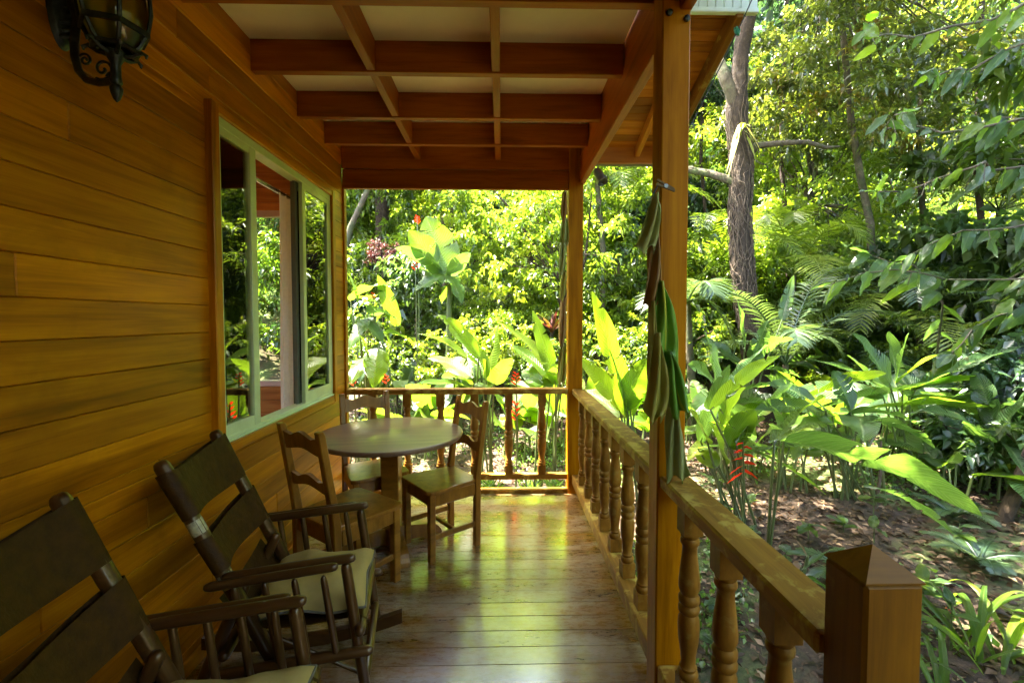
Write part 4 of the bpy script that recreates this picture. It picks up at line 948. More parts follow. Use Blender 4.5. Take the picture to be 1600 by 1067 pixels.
for k in range(16):                                        # strappy epiphyte on the trunk
    o = P(1160 + rnd.uniform(-8, 8), 205 + rnd.uniform(-15, 10), DT - .22); e = o + Vector((rnd.uniform(-.28, .28), rnd.uniform(-.22, .02), rnd.uniform(-.75, .05)))
    leaf_on(big_tree, o, e, rnd.uniform(.025, .05), rnd.uniform(.05, .18), 'gar_grey' if k % 3 else 'gar_olive', name='epiphyte_leaf', tears=0)
key = None
for loc, sc in ((P(1185, -420, DT) , 1.1), (P(1010, -520, DT + 1.0), .9)):
    if loc: 
        m_, c_ = CR['small']; kk = (m_.name, 'leaf_mid')
        if kk not in _mc: m2 = m_.copy(); m2.materials.clear(); m2.materials.append(MT['leaf_mid']); _mc[kk] = m2
        o = link('crown', _mc[kk], big_tree, None, loc, (0, 0, rnd.uniform(0, 6))); o.scale = (sc, sc, sc * .7)

tree_from('slender_tree', P(1368, 640, 8.4), [P(1368, 660, 8.4), P(1360, 350, 8.4), P(1345, 280, 8.3), P(1330, 190, 8.2), P(1318, 60, 8.0), P(1300, -60, 8)], [.075, .065, .06, .055, .05, .04],
  [CW('airy', P(1400, 60, 8.2), (1.0, 1.0, .9), 'leaf_olive'), CW('airy', P(1270, 150, 8.8), .85, 'leaf_olive'), CW('airy', P(1510, 200, 8.9), .9, 'leaf_olive')], 'slender pale-stemmed tree with fine olive foliage at upper right', bark='palebark', seed=1)
tree_from('young_tree', P(1290, 560, 10.5), [P(1290, 560, 10.5), P(1285, 430, 10.5), P(1275, 320, 10.5)], [.08, .07, .05],
  [CW('airy', P(1300, 330, 10.4), .9, 'leaf_yel'), CW('airy', P(1230, 210, 11.5), 1.0, 'leaf_yel'), CW('mid', P(1180, 80, 12), 1.1, 'leaf_blue')], 'airy yellow-green young tree behind the vine-covered trunk', bark='palebark', seed=2)
tree_from('lime_tree', P(900, 640, 8.6), [P(905, 640, 8.6), P(905, 560, 8.6), P(893, 500, 8.6), P(880, 440, 8.6)], [.06, .055, .045, .03],
  [CW('airy', P(850, 380, 8.8), (.75, .75, .75), 'leaf_yel'), CW('airy', P(770, 330, 9.6), .8, 'leaf_yel'), CW('airy', P(905, 300, 9.2), .7, 'leaf_yel'), CW('small', P(800, 470, 9.4), .55, 'leaf_yel')], 'bright lime-green tree with thin dark stems framed by the far opening', seed=3)
dk = [(P(905, 560, 8.5), P(870, 460, 8.4), P(845, 400, 8.4), P(800, 330, 8.3), P(770, 295, 8.3)), (P(900, 560, 8.5), P(898, 480, 8.4), P(915, 400, 8.4), P(925, 300, 8.4)), (P(905, 600, 8.5), P(880, 520, 8.4), P(875, 420, 8.4), P(878, 330, 8.4))]
lt = [o for o in C.objects if o.name.startswith('lime_tree')][0]
for q in dk: link('branch', stem_mesh(q, [.035] + [.025] * (len(q) - 2) + [.01], 6), lt, 'bark')
tree_from('dark_trunk_tree', P(597, 640, 12), [P(600, 680, 12), P(598, 450, 12), P(597, 300, 12), P(594, 120, 12)], [.2, .19, .17, .14],
  [CW('mid', P(560, 330, 12.5), .8, 'leaf_mid'), CW('dense', P(600, 130, 12), 1.0, 'leaf_mid')], 'dark straight trunk rising behind the tall banana-like leaves in the far opening', seed=4)
tree_from('leaning_tree', P(535, 400, 9), [P(520, 470, 9), P(548, 355, 9), P(562, 325, 9), P(580, 285, 9), P(600, 200, 9)], [.07, .06, .055, .05, .04],
  [CW('mid', P(600, 230, 9.5), .6, 'leaf_mid')], 'pale leaning stem beside the cabin corner in the far opening', bark='palebark', seed=5)

# wall of forest behind
FG = 'forest trees behind the garden'
rr = random.Random(21)
kinds = [('small', 'leaf_mid'), ('mid', 'leaf_mid'), ('airy', 'leaf_yel'), ('long', 'leaf_dark'), ('dense', 'leaf_mid'), ('mid', 'leaf_blue'), ('small', 'leaf_yel'), ('dense', 'leaf_olive')]
FL = {k_: '%s tree in the dense forest wall behind the garden' % w for k_, w in zip(kinds, ('small-leaved green', 'medium-leaved green', 'airy yellow-green', 'dark long-leaved', 'thickly leaved green', 'bluish-green leafy', 'small-leaved yellow-green', 'thickly leaved olive'))}
def forest_tree(x, y, zc, sc, kd, seed):
    g_ = gz(x, y); base = Vector((x, y, g_))
    tree_from('forest_tree', base, [base - Vector((0, 0, .2)), base.lerp(Vector((x, y, zc)), .5) + Vector((.1, 0, 0)), Vector((x + .1, y, zc))], [.13 * sc, .11 * sc, .07 * sc],
      [CW(kd[0], (x, y, zc), (sc, sc, sc * rr.uniform(.85, 1.2)), kd[1])], FL[kd], group=FG, seed=seed, bark='palebark' if seed % 2 else 'bark')
k = 0
for d, step, zs, s0 in ((12.0, 2.9, (1.6,), .85), (15.0, 3.2, (3.2, 6.6), 1.1), (19.5, 4.2, (5.5, 9.0), 1.4), (25.0, 5.6, (9.5, 13.0), 1.8)):
    x = -.95 * d
    while x < 1.35 * d:
        px = 784 + x / d * FPX
        xx, yy = x + rr.uniform(-.8, .8), d + rr.uniform(-1.0, 1.3)
        for zc in zs:
            if px < 520 and len(zs) > 1 and zc == zs[1]: continue
            forest_tree(xx + rr.uniform(-.9, .9), yy + rr.uniform(-.5, .5), gz(xx, yy) * .55 + zc * rr.uniform(.85, 1.15), s0 * rr.uniform(.85, 1.2), rr.choice(kinds if d < 17 else kinds + [kinds[5]] * 6), k); k += 1  # far rows weighted to bluish leaves, a tint standing in for haze
        x += step * rr.uniform(.85, 1.2)
for (x, y, zc) in ((9.5, 3.0, 3.5), (11.5, -1, 4.0), (9.5, 5.8, 3.2), (12.5, 2.5, 6.5), (12, 7, 6.0)): forest_tree(x, y, zc, 1.3, rr.choice(kinds), k); k += 1

# tree standing outside the picture on the right; its branches reach in
tree_from('overhanging_shade_tree', (5.2, 1.6, gz(5.2, 1.6)), [(5.2, 1.6, gz(5.2, 1.6) - .2), (5.1, 1.7, 2.5), (4.8, 2.0, 4.6)], [.2, .17, .12],
  [CW('small', (4.4, 3.0, 6.9), (1.0, 1.1, .6), 'leaf_mid'), CW('airy', (3.0, 4.0, 7.4), (.8, .8, .5), 'leaf_mid'), CW('airy', (1.7, 4.6, 7.4), (.8, .8, .45), 'leaf_mid'), CW('airy', (.35, 5.3, 7.5), (.55, .55, .4), 'leaf_mid'), CW('small', (5.8, 5.6, 7.8), (1.1, 1.1, .5), 'leaf_mid')], 'unseen tree beyond the right edge, its crowns added to shade the garden', seed=6)  # crowns out of view, placed to shade the right foreground
for (x, y, zc) in ((8.0, -2.0, 2.6), (4.5, -7.5, 2.8)): forest_tree(x, y, zc, 1.45, kinds[4], k); k += 1  # unseen trees behind the camera, added to block sky light
# understorey shrubs
def shrub(px, py, d, sc, kind, mat, label, group=None, nm='shrub'):
    p = P(px, py, d); g_ = gz(p.x, p.y); base = Vector((p.x, p.y, g_)); top = Vector((p.x, p.y, max(g_ + .12, p.z - .3 * sc)))
    return tree_from(nm, base, [base - Vector((0, 0, .05)), base.lerp(top, .5), top], [.022, .018, .012], [CW(kind, tuple(p), sc, mat)], label, 'shrub', group, seed=int(px))
SG = 'understorey shrubs at the forest edge'; SLb = 'leafy shrub among the understorey at the edge of the forest'
SHL = ['fine-leaved green shrub just right of the vine-covered trunk', 'yellow-green shrub behind the garden, right of the low palm', 'dark broad-leaved shrub above the comb-like palm fronds', 'green shrub below the long leafy branch at the right', 'dark broad-leaved shrub at the right edge under the hanging branches', 'yellow-green shrub left of the vine-covered trunk', 'tall green shrub between the two posts below the feathery palm', 'yellow-green shrub just right of the far post above the handrail', 'broad-leaved shrub showing left of the near post garland', 'green shrub under the red blossom near the cabin corner', 'fine green shrub behind the stem of the tall banana-like plant', 'broad-leaved shrub low beside the cabin corner', 'green shrub right of the tall banana-like stem in the far opening', 'olive shrub under the lime-green tree by the far post', 'small broad-leaved bush above the far handrail at the left', 'bright shrub behind the spreading heliconia in the garden', 'green shrub at the foot of the comb-like palm', 'green shrub behind the bluish bush at the right', 'small yellow-green bush above the long horizontal leaves']
_si = 0
for px, py, d, sc, kd, mt in ((1230, 440, 9.2, 1.3, 'shrub', 'leaf_mid'), (1330, 480, 9.0, 1.2, 'shrub', 'leaf_yel'), (1420, 420, 8.6, 1.3, 'broad', 'leaf_dark'), (1500, 500, 8, 1.2, 'shrub', 'leaf_mid'), (1580, 430, 7.6, 1.3, 'broad', 'leaf_dark'), (1120, 430, 10, 1.2, 'shrub', 'leaf_yel'), (1000, 420, 9.5, 1.4, 'shrub', 'leaf_mid'), (960, 500, 9, 1.1, 'shrub', 'leaf_yel'), (1040, 500, 8.5, 1.0, 'broad', 'leaf_mid'),
    (580, 420, 9.5, 1.0, 'shrub', 'leaf_mid'), (640, 490, 9.5, 1.1, 'shrub', 'leaf_mid'), (560, 520, 8.2, .8, 'broad', 'leaf_mid'), (720, 520, 9.2, 1.0, 'shrub', 'leaf_mid'), (840, 540, 9, .9, 'shrub', 'leaf_olive'), (620, 560, 8.3, .7, 'broad', 'leaf_mid'), (1290, 570, 8.0, .9, 'shrub', 'leaf_yel'), (1390, 545, 7.2, .9, 'shrub', 'leaf_mid'), (1470, 590, 6.9, .9, 'shrub', 'leaf_mid'), (1340, 615, 6.8, .6, 'shrub', 'leaf_yel')):
    shrub(px, py, d, sc, kd, mt, SHL[_si], SG); _si += 1
for px, py, d, sc, kd, mt, lb in ((700, 555, 7.1, .62, 'shrub', 'leaf_yel', 'low yellow-green bush behind the glowing clump'), (785, 530, 7.4, .7, 'shrub', 'leaf_yel', 'yellow-green bush behind the middle of the far opening'), (845, 570, 7.0, .6, 'shrub', 'leaf_mid', 'low green bush behind the long sunlit leaves'), (935, 545, 7.4, .75, 'shrub', 'leaf_yel', 'yellow-green bush low between the far post and the upright leaf'), (1005, 560, 7.0, .7, 'shrub', 'leaf_mid', 'green bush behind the upright glowing leaf'), (1065, 530, 7.6, .7, 'shrub', 'leaf_yel', 'yellow-green bush peeping past the near post'), (570, 570, 7.0, .6, 'shrub', 'leaf_mid', 'low green bush beside the drooping glowing leaf'), (1200, 560, 8.2, .8, 'shrub', 'leaf_yel', 'yellow-green bush at the right foot of the big trunk'), (1420, 480, 7.9, .9, 'shrub', 'leaf_mid', 'green bush mixed into the comb-like palm'), (1540, 560, 7.0, .9, 'shrub', 'leaf_yel', 'yellow-green bush low in the right thicket')): shrub(px, py, d, sc, kd, mt, lb, SG)
shrub(1600, 590, 4.8, .62, 'broad', 'leaf_blue', 'dark bluish broad-leaved bush at the right edge of the picture')
shrub(1560, 700, 4.4, .55, 'broad', 'leaf_dark', 'low dark bush with drooping leaves on a leaning stem, right edge')
shrub(598, 395, 8.2, .30, 'shrub', 'rose', 'shrub with a haze of dusky red blossom left of the tall leaves')
shrub(650, 430, 7.6, .5, 'broad', 'leaf_dark', 'dark leafy bush below the red blossom in the far opening')

# palms
pc = P(1115, 415, 9.3)
palm((pc.x, pc.y, gz(pc.x, pc.y)), pc, 13, 2.3, 'sunlit yellow-green palm behind the vine-covered trunk', seed=4, var=.7)
pc = P(1250, 500, 9.0)
palm((pc.x, pc.y, gz(pc.x, pc.y)), pc, 11, 2.2, 'low palm with arching fronds right of the big trunk', seed=5, var=.5)
pc = P(965, 330, 9.5)
palm((pc.x, pc.y, gz(pc.x, pc.y)), pc, 12, 2.2, 'feathery palm between the far post and the near post', seed=6, var=.65)
pc = P(1440, 470, 7.4)
palm((pc.x, pc.y, gz(pc.x, pc.y)), pc, 7, 1.9, 'dark shaded palm with comb-like fronds in the right thicket', mat='palm_dark', seed=7, var=.4, el=(.1, .6),
     explicit=[(P(1450, 480, 7.4), P(1350, 420, 7.2), P(1210, 500, 7.0))])
pc = P(1085, 470, 6.6)
palm((pc.x, pc.y, gz(pc.x, pc.y)), pc + Vector((-.1, 0, .0)), 4, 1.0, 'small palm with a silvery drooping frond behind the near post', mat='palm_dark', seed=8, var=.6, el=(.1, .9), explicit=[(P(1060, 480, 6.5), P(1110, 440, 6.3), P(1145, 530, 6.2))])
pc = P(705, 230, 10.5)
palm((pc.x, pc.y, gz(pc.x, pc.y)), pc, 11, 2.0, 'tall palm whose fronds hang into the top of the far opening', seed=9, var=.55, el=(-.3, .6))

pc = P(1330, 560, 7.8)
palm((pc.x, pc.y, gz(pc.x, pc.y)), pc, 10, 1.9, 'shaded palm spreading low behind the spreading heliconia', mat='palm_dark', seed=10, var=.6)
pc = P(1228, 570, 6.7)
palm((pc.x, pc.y, gz(pc.x, pc.y)), pc, 6, 1.3, 'arching palm rising beside the foot of the big trunk', mat='palm_dark', seed=14, var=.6, el=(.5, 1.2), explicit=[(pc, P(1320, 430, 6.6), P(1440, 520, 6.4)), (pc, P(1180, 420, 6.5), P(1090, 470, 6.3)), (pc, P(1260, 400, 6.8), P(1330, 420, 6.9))])
pc = P(1240, 430, 8.4)
palm((pc.x, pc.y, gz(pc.x, pc.y)), pc, 13, 2.3, 'large feathery palm with tall arching fronds right of the big trunk', seed=15, var=.7, ll=.5, el=(.2, 1.25))
pc = P(1400, 500, 7.9)
palm((pc.x, pc.y, gz(pc.x, pc.y)), pc, 12, 2.2, 'bright feathery palm in the middle of the right thicket', seed=16, var=.65, ll=.48, el=(.1, 1.1))
pc = P(1185, 400, 10.4)
palm((pc.x, pc.y, gz(pc.x, pc.y)), pc, 12, 2.3, 'yellow-green palm rising just behind the big trunk', seed=11, var=.75)
pc = P(1560, 330, 9.2)
palm((pc.x, pc.y, gz(pc.x, pc.y)), pc, 11, 2.2, 'palm half hidden behind the hanging branches at the right edge', mat='palm_dark', seed=12, var=.6)
for q, (px, d, top, r_, lb) in enumerate(((935, 8.6, 150, .055, 'thin pale trunk between the two posts'), (1225, 9.6, -40, .05, 'thin dark trunk close to the right of the vine-covered trunk'), (1440, 9.4, -40, .06, 'thin trunk in the middle of the right-hand foliage'), (1530, 8.2, -40, .055, 'thin trunk near the right edge behind hanging leaves'), (690, 11.0, 200, .07, 'thin trunk behind the tall banana-like leaves'), (1100, 12.5, -40, .05, 'straight distant trunk left of the vine-covered tree'))):
    a_ = P(px, 560, d); g_ = gz(a_.x, d)
    tree_from('thin_tree', (a_.x, d, g_), [(a_.x, d, g_ - .1), tuple(P(px + 8, 400, d)), tuple(P(px - 5, 250, d)), tuple(P(px + 6, top, d))], [r_ * 1.2, r_, r_ * .9, r_ * .7], [CW('airy', tuple(P(px + 20, top - 40, d + .3)), .6, 'leaf_olive' if q % 2 else 'leaf_mid')], lb, group='thin trunks in the forest', bark='palebark' if q % 2 == 0 else 'bark', seed=40 + q)

# ------------------------------------------------------------------ broad-leaved plants, leaf by leaf
def plant_at(px, py, d, label, name='heliconia_plant', cat='plant'):
    p = P(px, py, d); b_ = Vector((p.x, p.y, gz(p.x, p.y))); return thing(name, b_, label, cat), b_
# tall banana-like plant in the far opening
t, b_ = plant_at(700, 640, 6.8, 'tall banana-like plant with upright glowing leaves in the far opening', 'banana_plant')
cr = P(702, 445, 6.8); link('stem', stem_mesh([b_, b_.lerp(cr, .5), cr], [.06, .05, .035], 9), t, 'stalk')
for (x0, y0_, x1, y1_, W, sag, mt, roll, v) in ((700, 428, 666, 338, .34, .03, 'big', 1.15, .30), (690, 425, 638, 360, .25, .04, 'big', 1.0, .15), (700, 430, 722, 475, .20, .12, 'big_dark', -.4, .6), (695, 430, 650, 455, .22, .06, 'big', .3, .35), (690, 425, 618, 388, .16, .12, 'big_dark', -.3, .7), (705, 440, 690, 475, .18, .05, 'big', .6, .3), (702, 432, 735, 395, .14, .05, 'big_dark', .6, .5)):
    leaf_on(t, P(x0, y0_, 6.8), P(x1, y1_, 6.8 + rnd.uniform(-.3, .3)), W * 1.35, sag, mt, roll, .2, 2, v, cr)
# bright clump outside the far railing
t, b_ = plant_at(755, 690, 5.2, 'glowing yellow-green heliconia clump just beyond the far railing')
for (x0, y0_, x1, y1_, W, sag, roll, v) in ((765, 585, 783, 478, .21, .03, 1.2, .9), (748, 560, 684, 492, .17, .10, .5, .7), (750, 575, 655, 522, .16, .12, .2, .8), (740, 590, 668, 560, .20, .10, .3, .95), (772, 600, 800, 560, .15, .05, .4, .6), (735, 600, 690, 590, .17, .08, .3, 1.0), (760, 590, 720, 510, .18, .05, .9, .6), (745, 610, 650, 600, .15, .09, 0, .35), (765, 605, 750, 560, .22, .02, .8, .9), (770, 600, 720, 640, .16, .14, .1, .4)):
    leaf_on(t, P(x0, y0_, 5.2 + rnd.uniform(-.2, .2)), P(x1, y1_, 5.1 + rnd.uniform(-.5, .3)), W, sag, 'big', roll, .3, 2, v, b_ + Vector((rnd.uniform(-.15, .15), rnd.uniform(-.1, .1), 0)))
t, b_ = plant_at(850, 690, 5.0, 'heliconia with long sunlit leaves left of the far corner post')
for (x0, y0_, x1, y1_, W, sag, roll, v) in ((875, 590, 786, 505, .17, .07, .6, .95), (872, 600, 800, 540, .18, .05, .5, .7), (860, 610, 815, 580, .20, .06, .5, .4), (868, 600, 832, 485, .14, .05, .8, .55), (880, 590, 905, 545, .2, .05, .6, .9), (850, 620, 790, 600, .15, .09, .2, .8), (880, 600, 900, 620, .2, .08, .1, .9), (845, 610, 900, 560, .14, .06, .3, .35)):
    leaf_on(t, P(x0, y0_, 5.0 + rnd.uniform(-.2, .2)), P(x1, y1_, 4.9 + rnd.uniform(-.4, .3)), W, sag, 'big', roll, .3, 2, v, b_ + Vector((rnd.uniform(-.15, .15), rnd.uniform(-.1, .1), 0)))
t, b_ = plant_at(580, 690, 4.9, 'single broad glowing leaf drooping beside the cabin corner')
for (x0, y0_, x1, y1_, W, sag, roll, v) in ((590, 545, 583, 606, .22, .03, .7, .6), (570, 560, 548, 600, .14, .04, .3, .7), (575, 560, 560, 520, .12, .05, .3, .5)):
    leaf_on(t, P(x0, y0_, 4.9), P(x1, y1_, 4.75), W, sag, 'big', roll, .25, 1, v, b_)
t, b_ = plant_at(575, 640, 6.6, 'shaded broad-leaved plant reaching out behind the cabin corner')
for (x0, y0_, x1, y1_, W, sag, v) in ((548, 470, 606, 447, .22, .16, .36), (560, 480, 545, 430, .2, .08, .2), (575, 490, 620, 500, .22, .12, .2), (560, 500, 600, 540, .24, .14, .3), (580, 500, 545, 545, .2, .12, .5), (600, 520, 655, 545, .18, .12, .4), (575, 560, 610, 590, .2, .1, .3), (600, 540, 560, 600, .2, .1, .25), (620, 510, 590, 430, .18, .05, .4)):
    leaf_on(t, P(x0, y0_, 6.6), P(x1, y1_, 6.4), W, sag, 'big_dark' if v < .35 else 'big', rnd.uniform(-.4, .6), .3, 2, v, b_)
# right of the far post
t, b_ = plant_at(985, 700, 4.4, 'upright glowing leaf plant between the far post and the near post')
for (x0, y0_, x1, y1_, W, sag, roll, v) in ((982, 650, 925, 455, .23, .02, 1.25, .85), (975, 640, 1010, 560, .20, .05, .6, .75), (968, 640, 905, 560, .17, .08, .5, .9), (985, 640, 1030, 590, .22, .08, .4, .65), (970, 650, 910, 610, .18, .06, .4, .9), (980, 650, 950, 540, .14, .05, .7, .5), (990, 650, 1055, 560, .16, .1, .5, .8), (960, 660, 930, 640, .16, .05, .2, .8)):
    leaf_on(t, P(x0, y0_, 4.4), P(x1, y1_, 4.4 + rnd.uniform(-.3, .4)), W, sag, 'big', roll, .3, 2, v, b_ + Vector((rnd.uniform(-.1, .1), 0, 0)))
# right-hand clump
t, b_ = plant_at(1150, 790, 3.9, 'arching heliconia clump with a red flower beside the near railing')
for (x0, y0_, x1, y1_, W, sag, roll, v, mt) in ((1110, 640, 1218, 556, .12, .10, .9, .75, 'big'), (1105, 690, 1075, 640, .14, .05, .5, .9, 'big'), (1120, 680, 1165, 605, .17, .05, .9, .95, 'big'), (1110, 700, 1075, 720, .12, .08, .3, .9, 'big'), (1140, 700, 1180, 640, .15, .07, .7, .6, 'big'), (1090, 700, 1290, 772, .09, .28, .4, .5, 'big'), (1150, 690, 1240, 600, .15, .08, .7, .55, 'big_dark'), (1160, 690, 1195, 655, .16, .05, .5, .8, 'big'), (1130, 720, 1110, 660, .16, .04, .6, 1.0, 'big'), (1120, 730, 1080, 700, .13, .06, .3, .8, 'big'), (1150, 720, 1220, 700, .13, .08, .3, .7, 'big_dark'), (1095, 690, 1140, 570, .12, .06, .8, .5, 'big_dark')):
    leaf_on(t, P(x0, y0_, 3.9 + rnd.uniform(-.2, .2)), P(x1, y1_, 3.8 + rnd.uniform(-.4, .4)), W * 1.1, sag, mt, roll, .3, 2, v, b_ + Vector((rnd.uniform(-.15, .15), rnd.uniform(-.1, .1), 0)))
t, b_ = plant_at(1330, 760, 4.3, 'spreading heliconia with long horizontal leaves in the middle of the garden')
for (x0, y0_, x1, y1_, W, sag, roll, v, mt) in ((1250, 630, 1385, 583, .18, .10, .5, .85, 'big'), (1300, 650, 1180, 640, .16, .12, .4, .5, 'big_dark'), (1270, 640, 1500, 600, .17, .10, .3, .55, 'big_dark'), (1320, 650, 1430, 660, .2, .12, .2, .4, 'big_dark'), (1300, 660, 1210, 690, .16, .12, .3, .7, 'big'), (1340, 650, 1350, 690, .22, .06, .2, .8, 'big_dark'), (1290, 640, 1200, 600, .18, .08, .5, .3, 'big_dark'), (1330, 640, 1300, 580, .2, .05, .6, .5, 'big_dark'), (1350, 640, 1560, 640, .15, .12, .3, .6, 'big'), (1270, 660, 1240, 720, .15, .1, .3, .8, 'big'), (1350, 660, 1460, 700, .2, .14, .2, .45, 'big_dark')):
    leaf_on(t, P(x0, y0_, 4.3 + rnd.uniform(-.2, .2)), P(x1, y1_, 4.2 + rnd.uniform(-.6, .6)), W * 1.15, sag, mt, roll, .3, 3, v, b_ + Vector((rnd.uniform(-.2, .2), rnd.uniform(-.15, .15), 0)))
t, b_ = plant_at(1200, 760, 3.2, 'plant with one huge long ribbed leaf arching over the leaf litter')
leaf_on(t, P(1225, 690, 3.1), P(1534, 806, 3.0), .28, .20, 'big_dark', .75, .3, 2, .75, b_)
leaf_on(t, P(1210, 690, 3.2), P(1290, 620, 3.4), .16, .1, 'big', .5, .3, 2, .6, b_)
leaf_on(t, P(1350, 760, 3.4), P(1490, 835, 3.2), .12, .14, 'big_dark', .3, .3, 4, .6, None)
t, b_ = plant_at(1160, 640, 6.1, 'silvery torn-leaved plant at the foot of the big trunk')
for (x0, y0_, x1, y1_, W, sag, roll, v) in ((1163, 548, 1152, 468, .22, .02, .9, .8), (1170, 560, 1240, 530, .22, .12, .4, .5), (1160, 570, 1090, 560, .2, .1, .2, .5), (1170, 580, 1130, 610, .2, .12, 0, .6), (1175, 570, 1200, 500, .18, .05, .8, .3), (1165, 575, 1095, 530, .2, .08, .3, .6), (1180, 580, 1250, 590, .22, .12, 0, .45), (1222, 500, 1240, 430, .12, .03, .8, .6)):
    leaf_on(t, P(x0, y0_, 6.1), P(x1, y1_, 6.0 + rnd.uniform(-.3, .3)), W, sag, 'big_dark', roll, .3, 4, v, b_)
def fan(px, py, d, label, ls, W, mt, v):
    t, b_ = plant_at(px, py, d, label)
    for (x0, y0_, x1, y1_) in ls:
        leaf_on(t, P(x0, y0_, d + rnd.uniform(-.2, .2)), P(x1, y1_, d + rnd.uniform(-.6, .5)), W * rnd.uniform(.8, 1.2), rnd.uniform(.06, .16), mt if rnd.random() < .7 else 'big', rnd.uniform(.1, .8), .3, 3, v + rnd.uniform(-.2, .3), b_ + Vector((rnd.uniform(-.2, .2), rnd.uniform(-.15, .15), 0)))
fan(1400, 760, 4.7, 'silvery heliconia fan left of the low dark bush', ((1390, 610, 1260, 560), (1400, 600, 1500, 545), (1410, 610, 1590, 590), (1380, 620, 1230, 615), (1420, 620, 1560, 660), (1400, 600, 1420, 520), (1390, 600, 1330, 520), (1430, 610, 1600, 540), (1390, 630, 1300, 690)), .2, 'big_dark', .55)
fan(1560, 740, 4.3, 'silvery broad-leaved fan in front of the right edge thicket', ((1550, 690, 1440, 640), (1560, 680, 1620, 600), (1550, 690, 1450, 720), (1560, 690, 1650, 690), (1555, 670, 1520, 580), (1560, 690, 1600, 740)), .17, 'big_dark', .5)
fan(1130, 760, 4.8, 'grey-green heliconia fan between the near post and the big trunk', ((1130, 620, 1075, 570), (1140, 610, 1200, 540), (1135, 620, 1240, 600), (1130, 640, 1190, 670), (1120, 600, 1100, 520), (1125, 630, 1080, 650), (1140, 630, 1260, 640)), .19, 'big_dark', .55)
HG = 'broad-leaved plants massed in the garden'
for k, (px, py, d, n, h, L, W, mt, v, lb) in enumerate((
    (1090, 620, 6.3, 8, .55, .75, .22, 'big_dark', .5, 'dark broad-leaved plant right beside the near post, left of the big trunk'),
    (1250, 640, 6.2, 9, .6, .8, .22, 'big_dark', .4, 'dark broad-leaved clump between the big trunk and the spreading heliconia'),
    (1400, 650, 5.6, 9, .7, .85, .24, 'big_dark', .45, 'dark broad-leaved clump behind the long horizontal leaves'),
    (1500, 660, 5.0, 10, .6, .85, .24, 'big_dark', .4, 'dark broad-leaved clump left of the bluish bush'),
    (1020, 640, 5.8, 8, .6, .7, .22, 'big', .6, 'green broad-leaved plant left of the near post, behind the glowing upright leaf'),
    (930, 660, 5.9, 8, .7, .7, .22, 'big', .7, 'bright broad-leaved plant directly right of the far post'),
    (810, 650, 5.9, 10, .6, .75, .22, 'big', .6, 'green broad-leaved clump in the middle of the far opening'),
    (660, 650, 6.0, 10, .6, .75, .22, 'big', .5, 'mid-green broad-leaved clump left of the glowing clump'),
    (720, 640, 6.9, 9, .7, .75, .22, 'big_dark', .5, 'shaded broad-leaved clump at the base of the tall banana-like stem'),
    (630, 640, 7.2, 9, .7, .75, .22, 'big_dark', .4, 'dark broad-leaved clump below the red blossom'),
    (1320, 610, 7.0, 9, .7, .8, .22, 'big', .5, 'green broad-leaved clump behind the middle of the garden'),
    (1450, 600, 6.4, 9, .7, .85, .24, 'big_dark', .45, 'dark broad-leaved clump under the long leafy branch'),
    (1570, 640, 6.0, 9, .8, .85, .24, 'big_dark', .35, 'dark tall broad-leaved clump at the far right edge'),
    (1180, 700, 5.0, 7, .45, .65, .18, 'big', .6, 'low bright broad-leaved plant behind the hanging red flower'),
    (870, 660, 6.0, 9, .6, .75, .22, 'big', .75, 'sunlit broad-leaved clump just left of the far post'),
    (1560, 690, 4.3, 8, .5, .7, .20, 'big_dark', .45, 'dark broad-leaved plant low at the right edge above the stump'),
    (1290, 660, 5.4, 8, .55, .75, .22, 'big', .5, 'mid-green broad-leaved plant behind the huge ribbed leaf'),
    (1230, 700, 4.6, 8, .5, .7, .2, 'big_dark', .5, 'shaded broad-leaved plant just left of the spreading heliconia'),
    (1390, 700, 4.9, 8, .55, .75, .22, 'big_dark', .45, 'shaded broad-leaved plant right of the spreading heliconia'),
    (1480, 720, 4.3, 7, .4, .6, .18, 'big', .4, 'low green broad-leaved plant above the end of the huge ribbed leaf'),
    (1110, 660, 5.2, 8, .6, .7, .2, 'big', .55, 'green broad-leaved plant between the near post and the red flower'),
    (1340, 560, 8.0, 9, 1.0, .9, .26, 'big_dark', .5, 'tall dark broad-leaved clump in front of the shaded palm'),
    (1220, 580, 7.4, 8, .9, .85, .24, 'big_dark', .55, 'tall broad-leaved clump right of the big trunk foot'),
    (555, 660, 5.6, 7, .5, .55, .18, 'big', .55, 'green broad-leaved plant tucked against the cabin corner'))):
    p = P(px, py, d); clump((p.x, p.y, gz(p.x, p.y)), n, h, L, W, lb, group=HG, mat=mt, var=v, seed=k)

# red flowers: zigzag bracts on a stalk
FLG = None
def heliconia_flower(px, py, d, h, label, n=7, hang=False):
    p = P(px, py, d); g_ = Vector((p.x, p.y, gz(p.x, p.y))); t = thing('heliconia_flower', g_, label, 'flower')
    link('stalk', stem_mesh([g_, g_.lerp(p, .6) + Vector((.02, 0, 0)), p + Vector((0, 0, h))], [.010, .009, .007], 6), t, 'stalk')
    for k in range(n):
        s = 1 if k % 2 else -1; o = p + Vector((0, 0, h * (1 - k / n) * (1 if not hang else 1))); l_ = h * (.28 + .35 * k / n)
        if hang: o = p + Vector((0, 0, h * (1 - k / n))); e = o + Vector((s * l_ * .8, -.01, -.15 * l_ if k < n - 3 else -.5 * l_))
        else: e = o + Vector((s * l_ * .7, -.01, .55 * l_))
        leaf_on(t, o, e, h * .13, h * .02, 'red', s * .8, .5, 0, .3 + .08 * k, name='bract')
    return t
heliconia_flower(1160, 745, 3.7, .28, 'hanging red heliconia flower beside the near railing', 9, True)
heliconia_flower(805, 660, 4.7, .20, 'red flower seen between the far railing balusters under the rail')
heliconia_flower(806, 604, 4.9, .14, 'small red flower just above the far handrail near the middle')
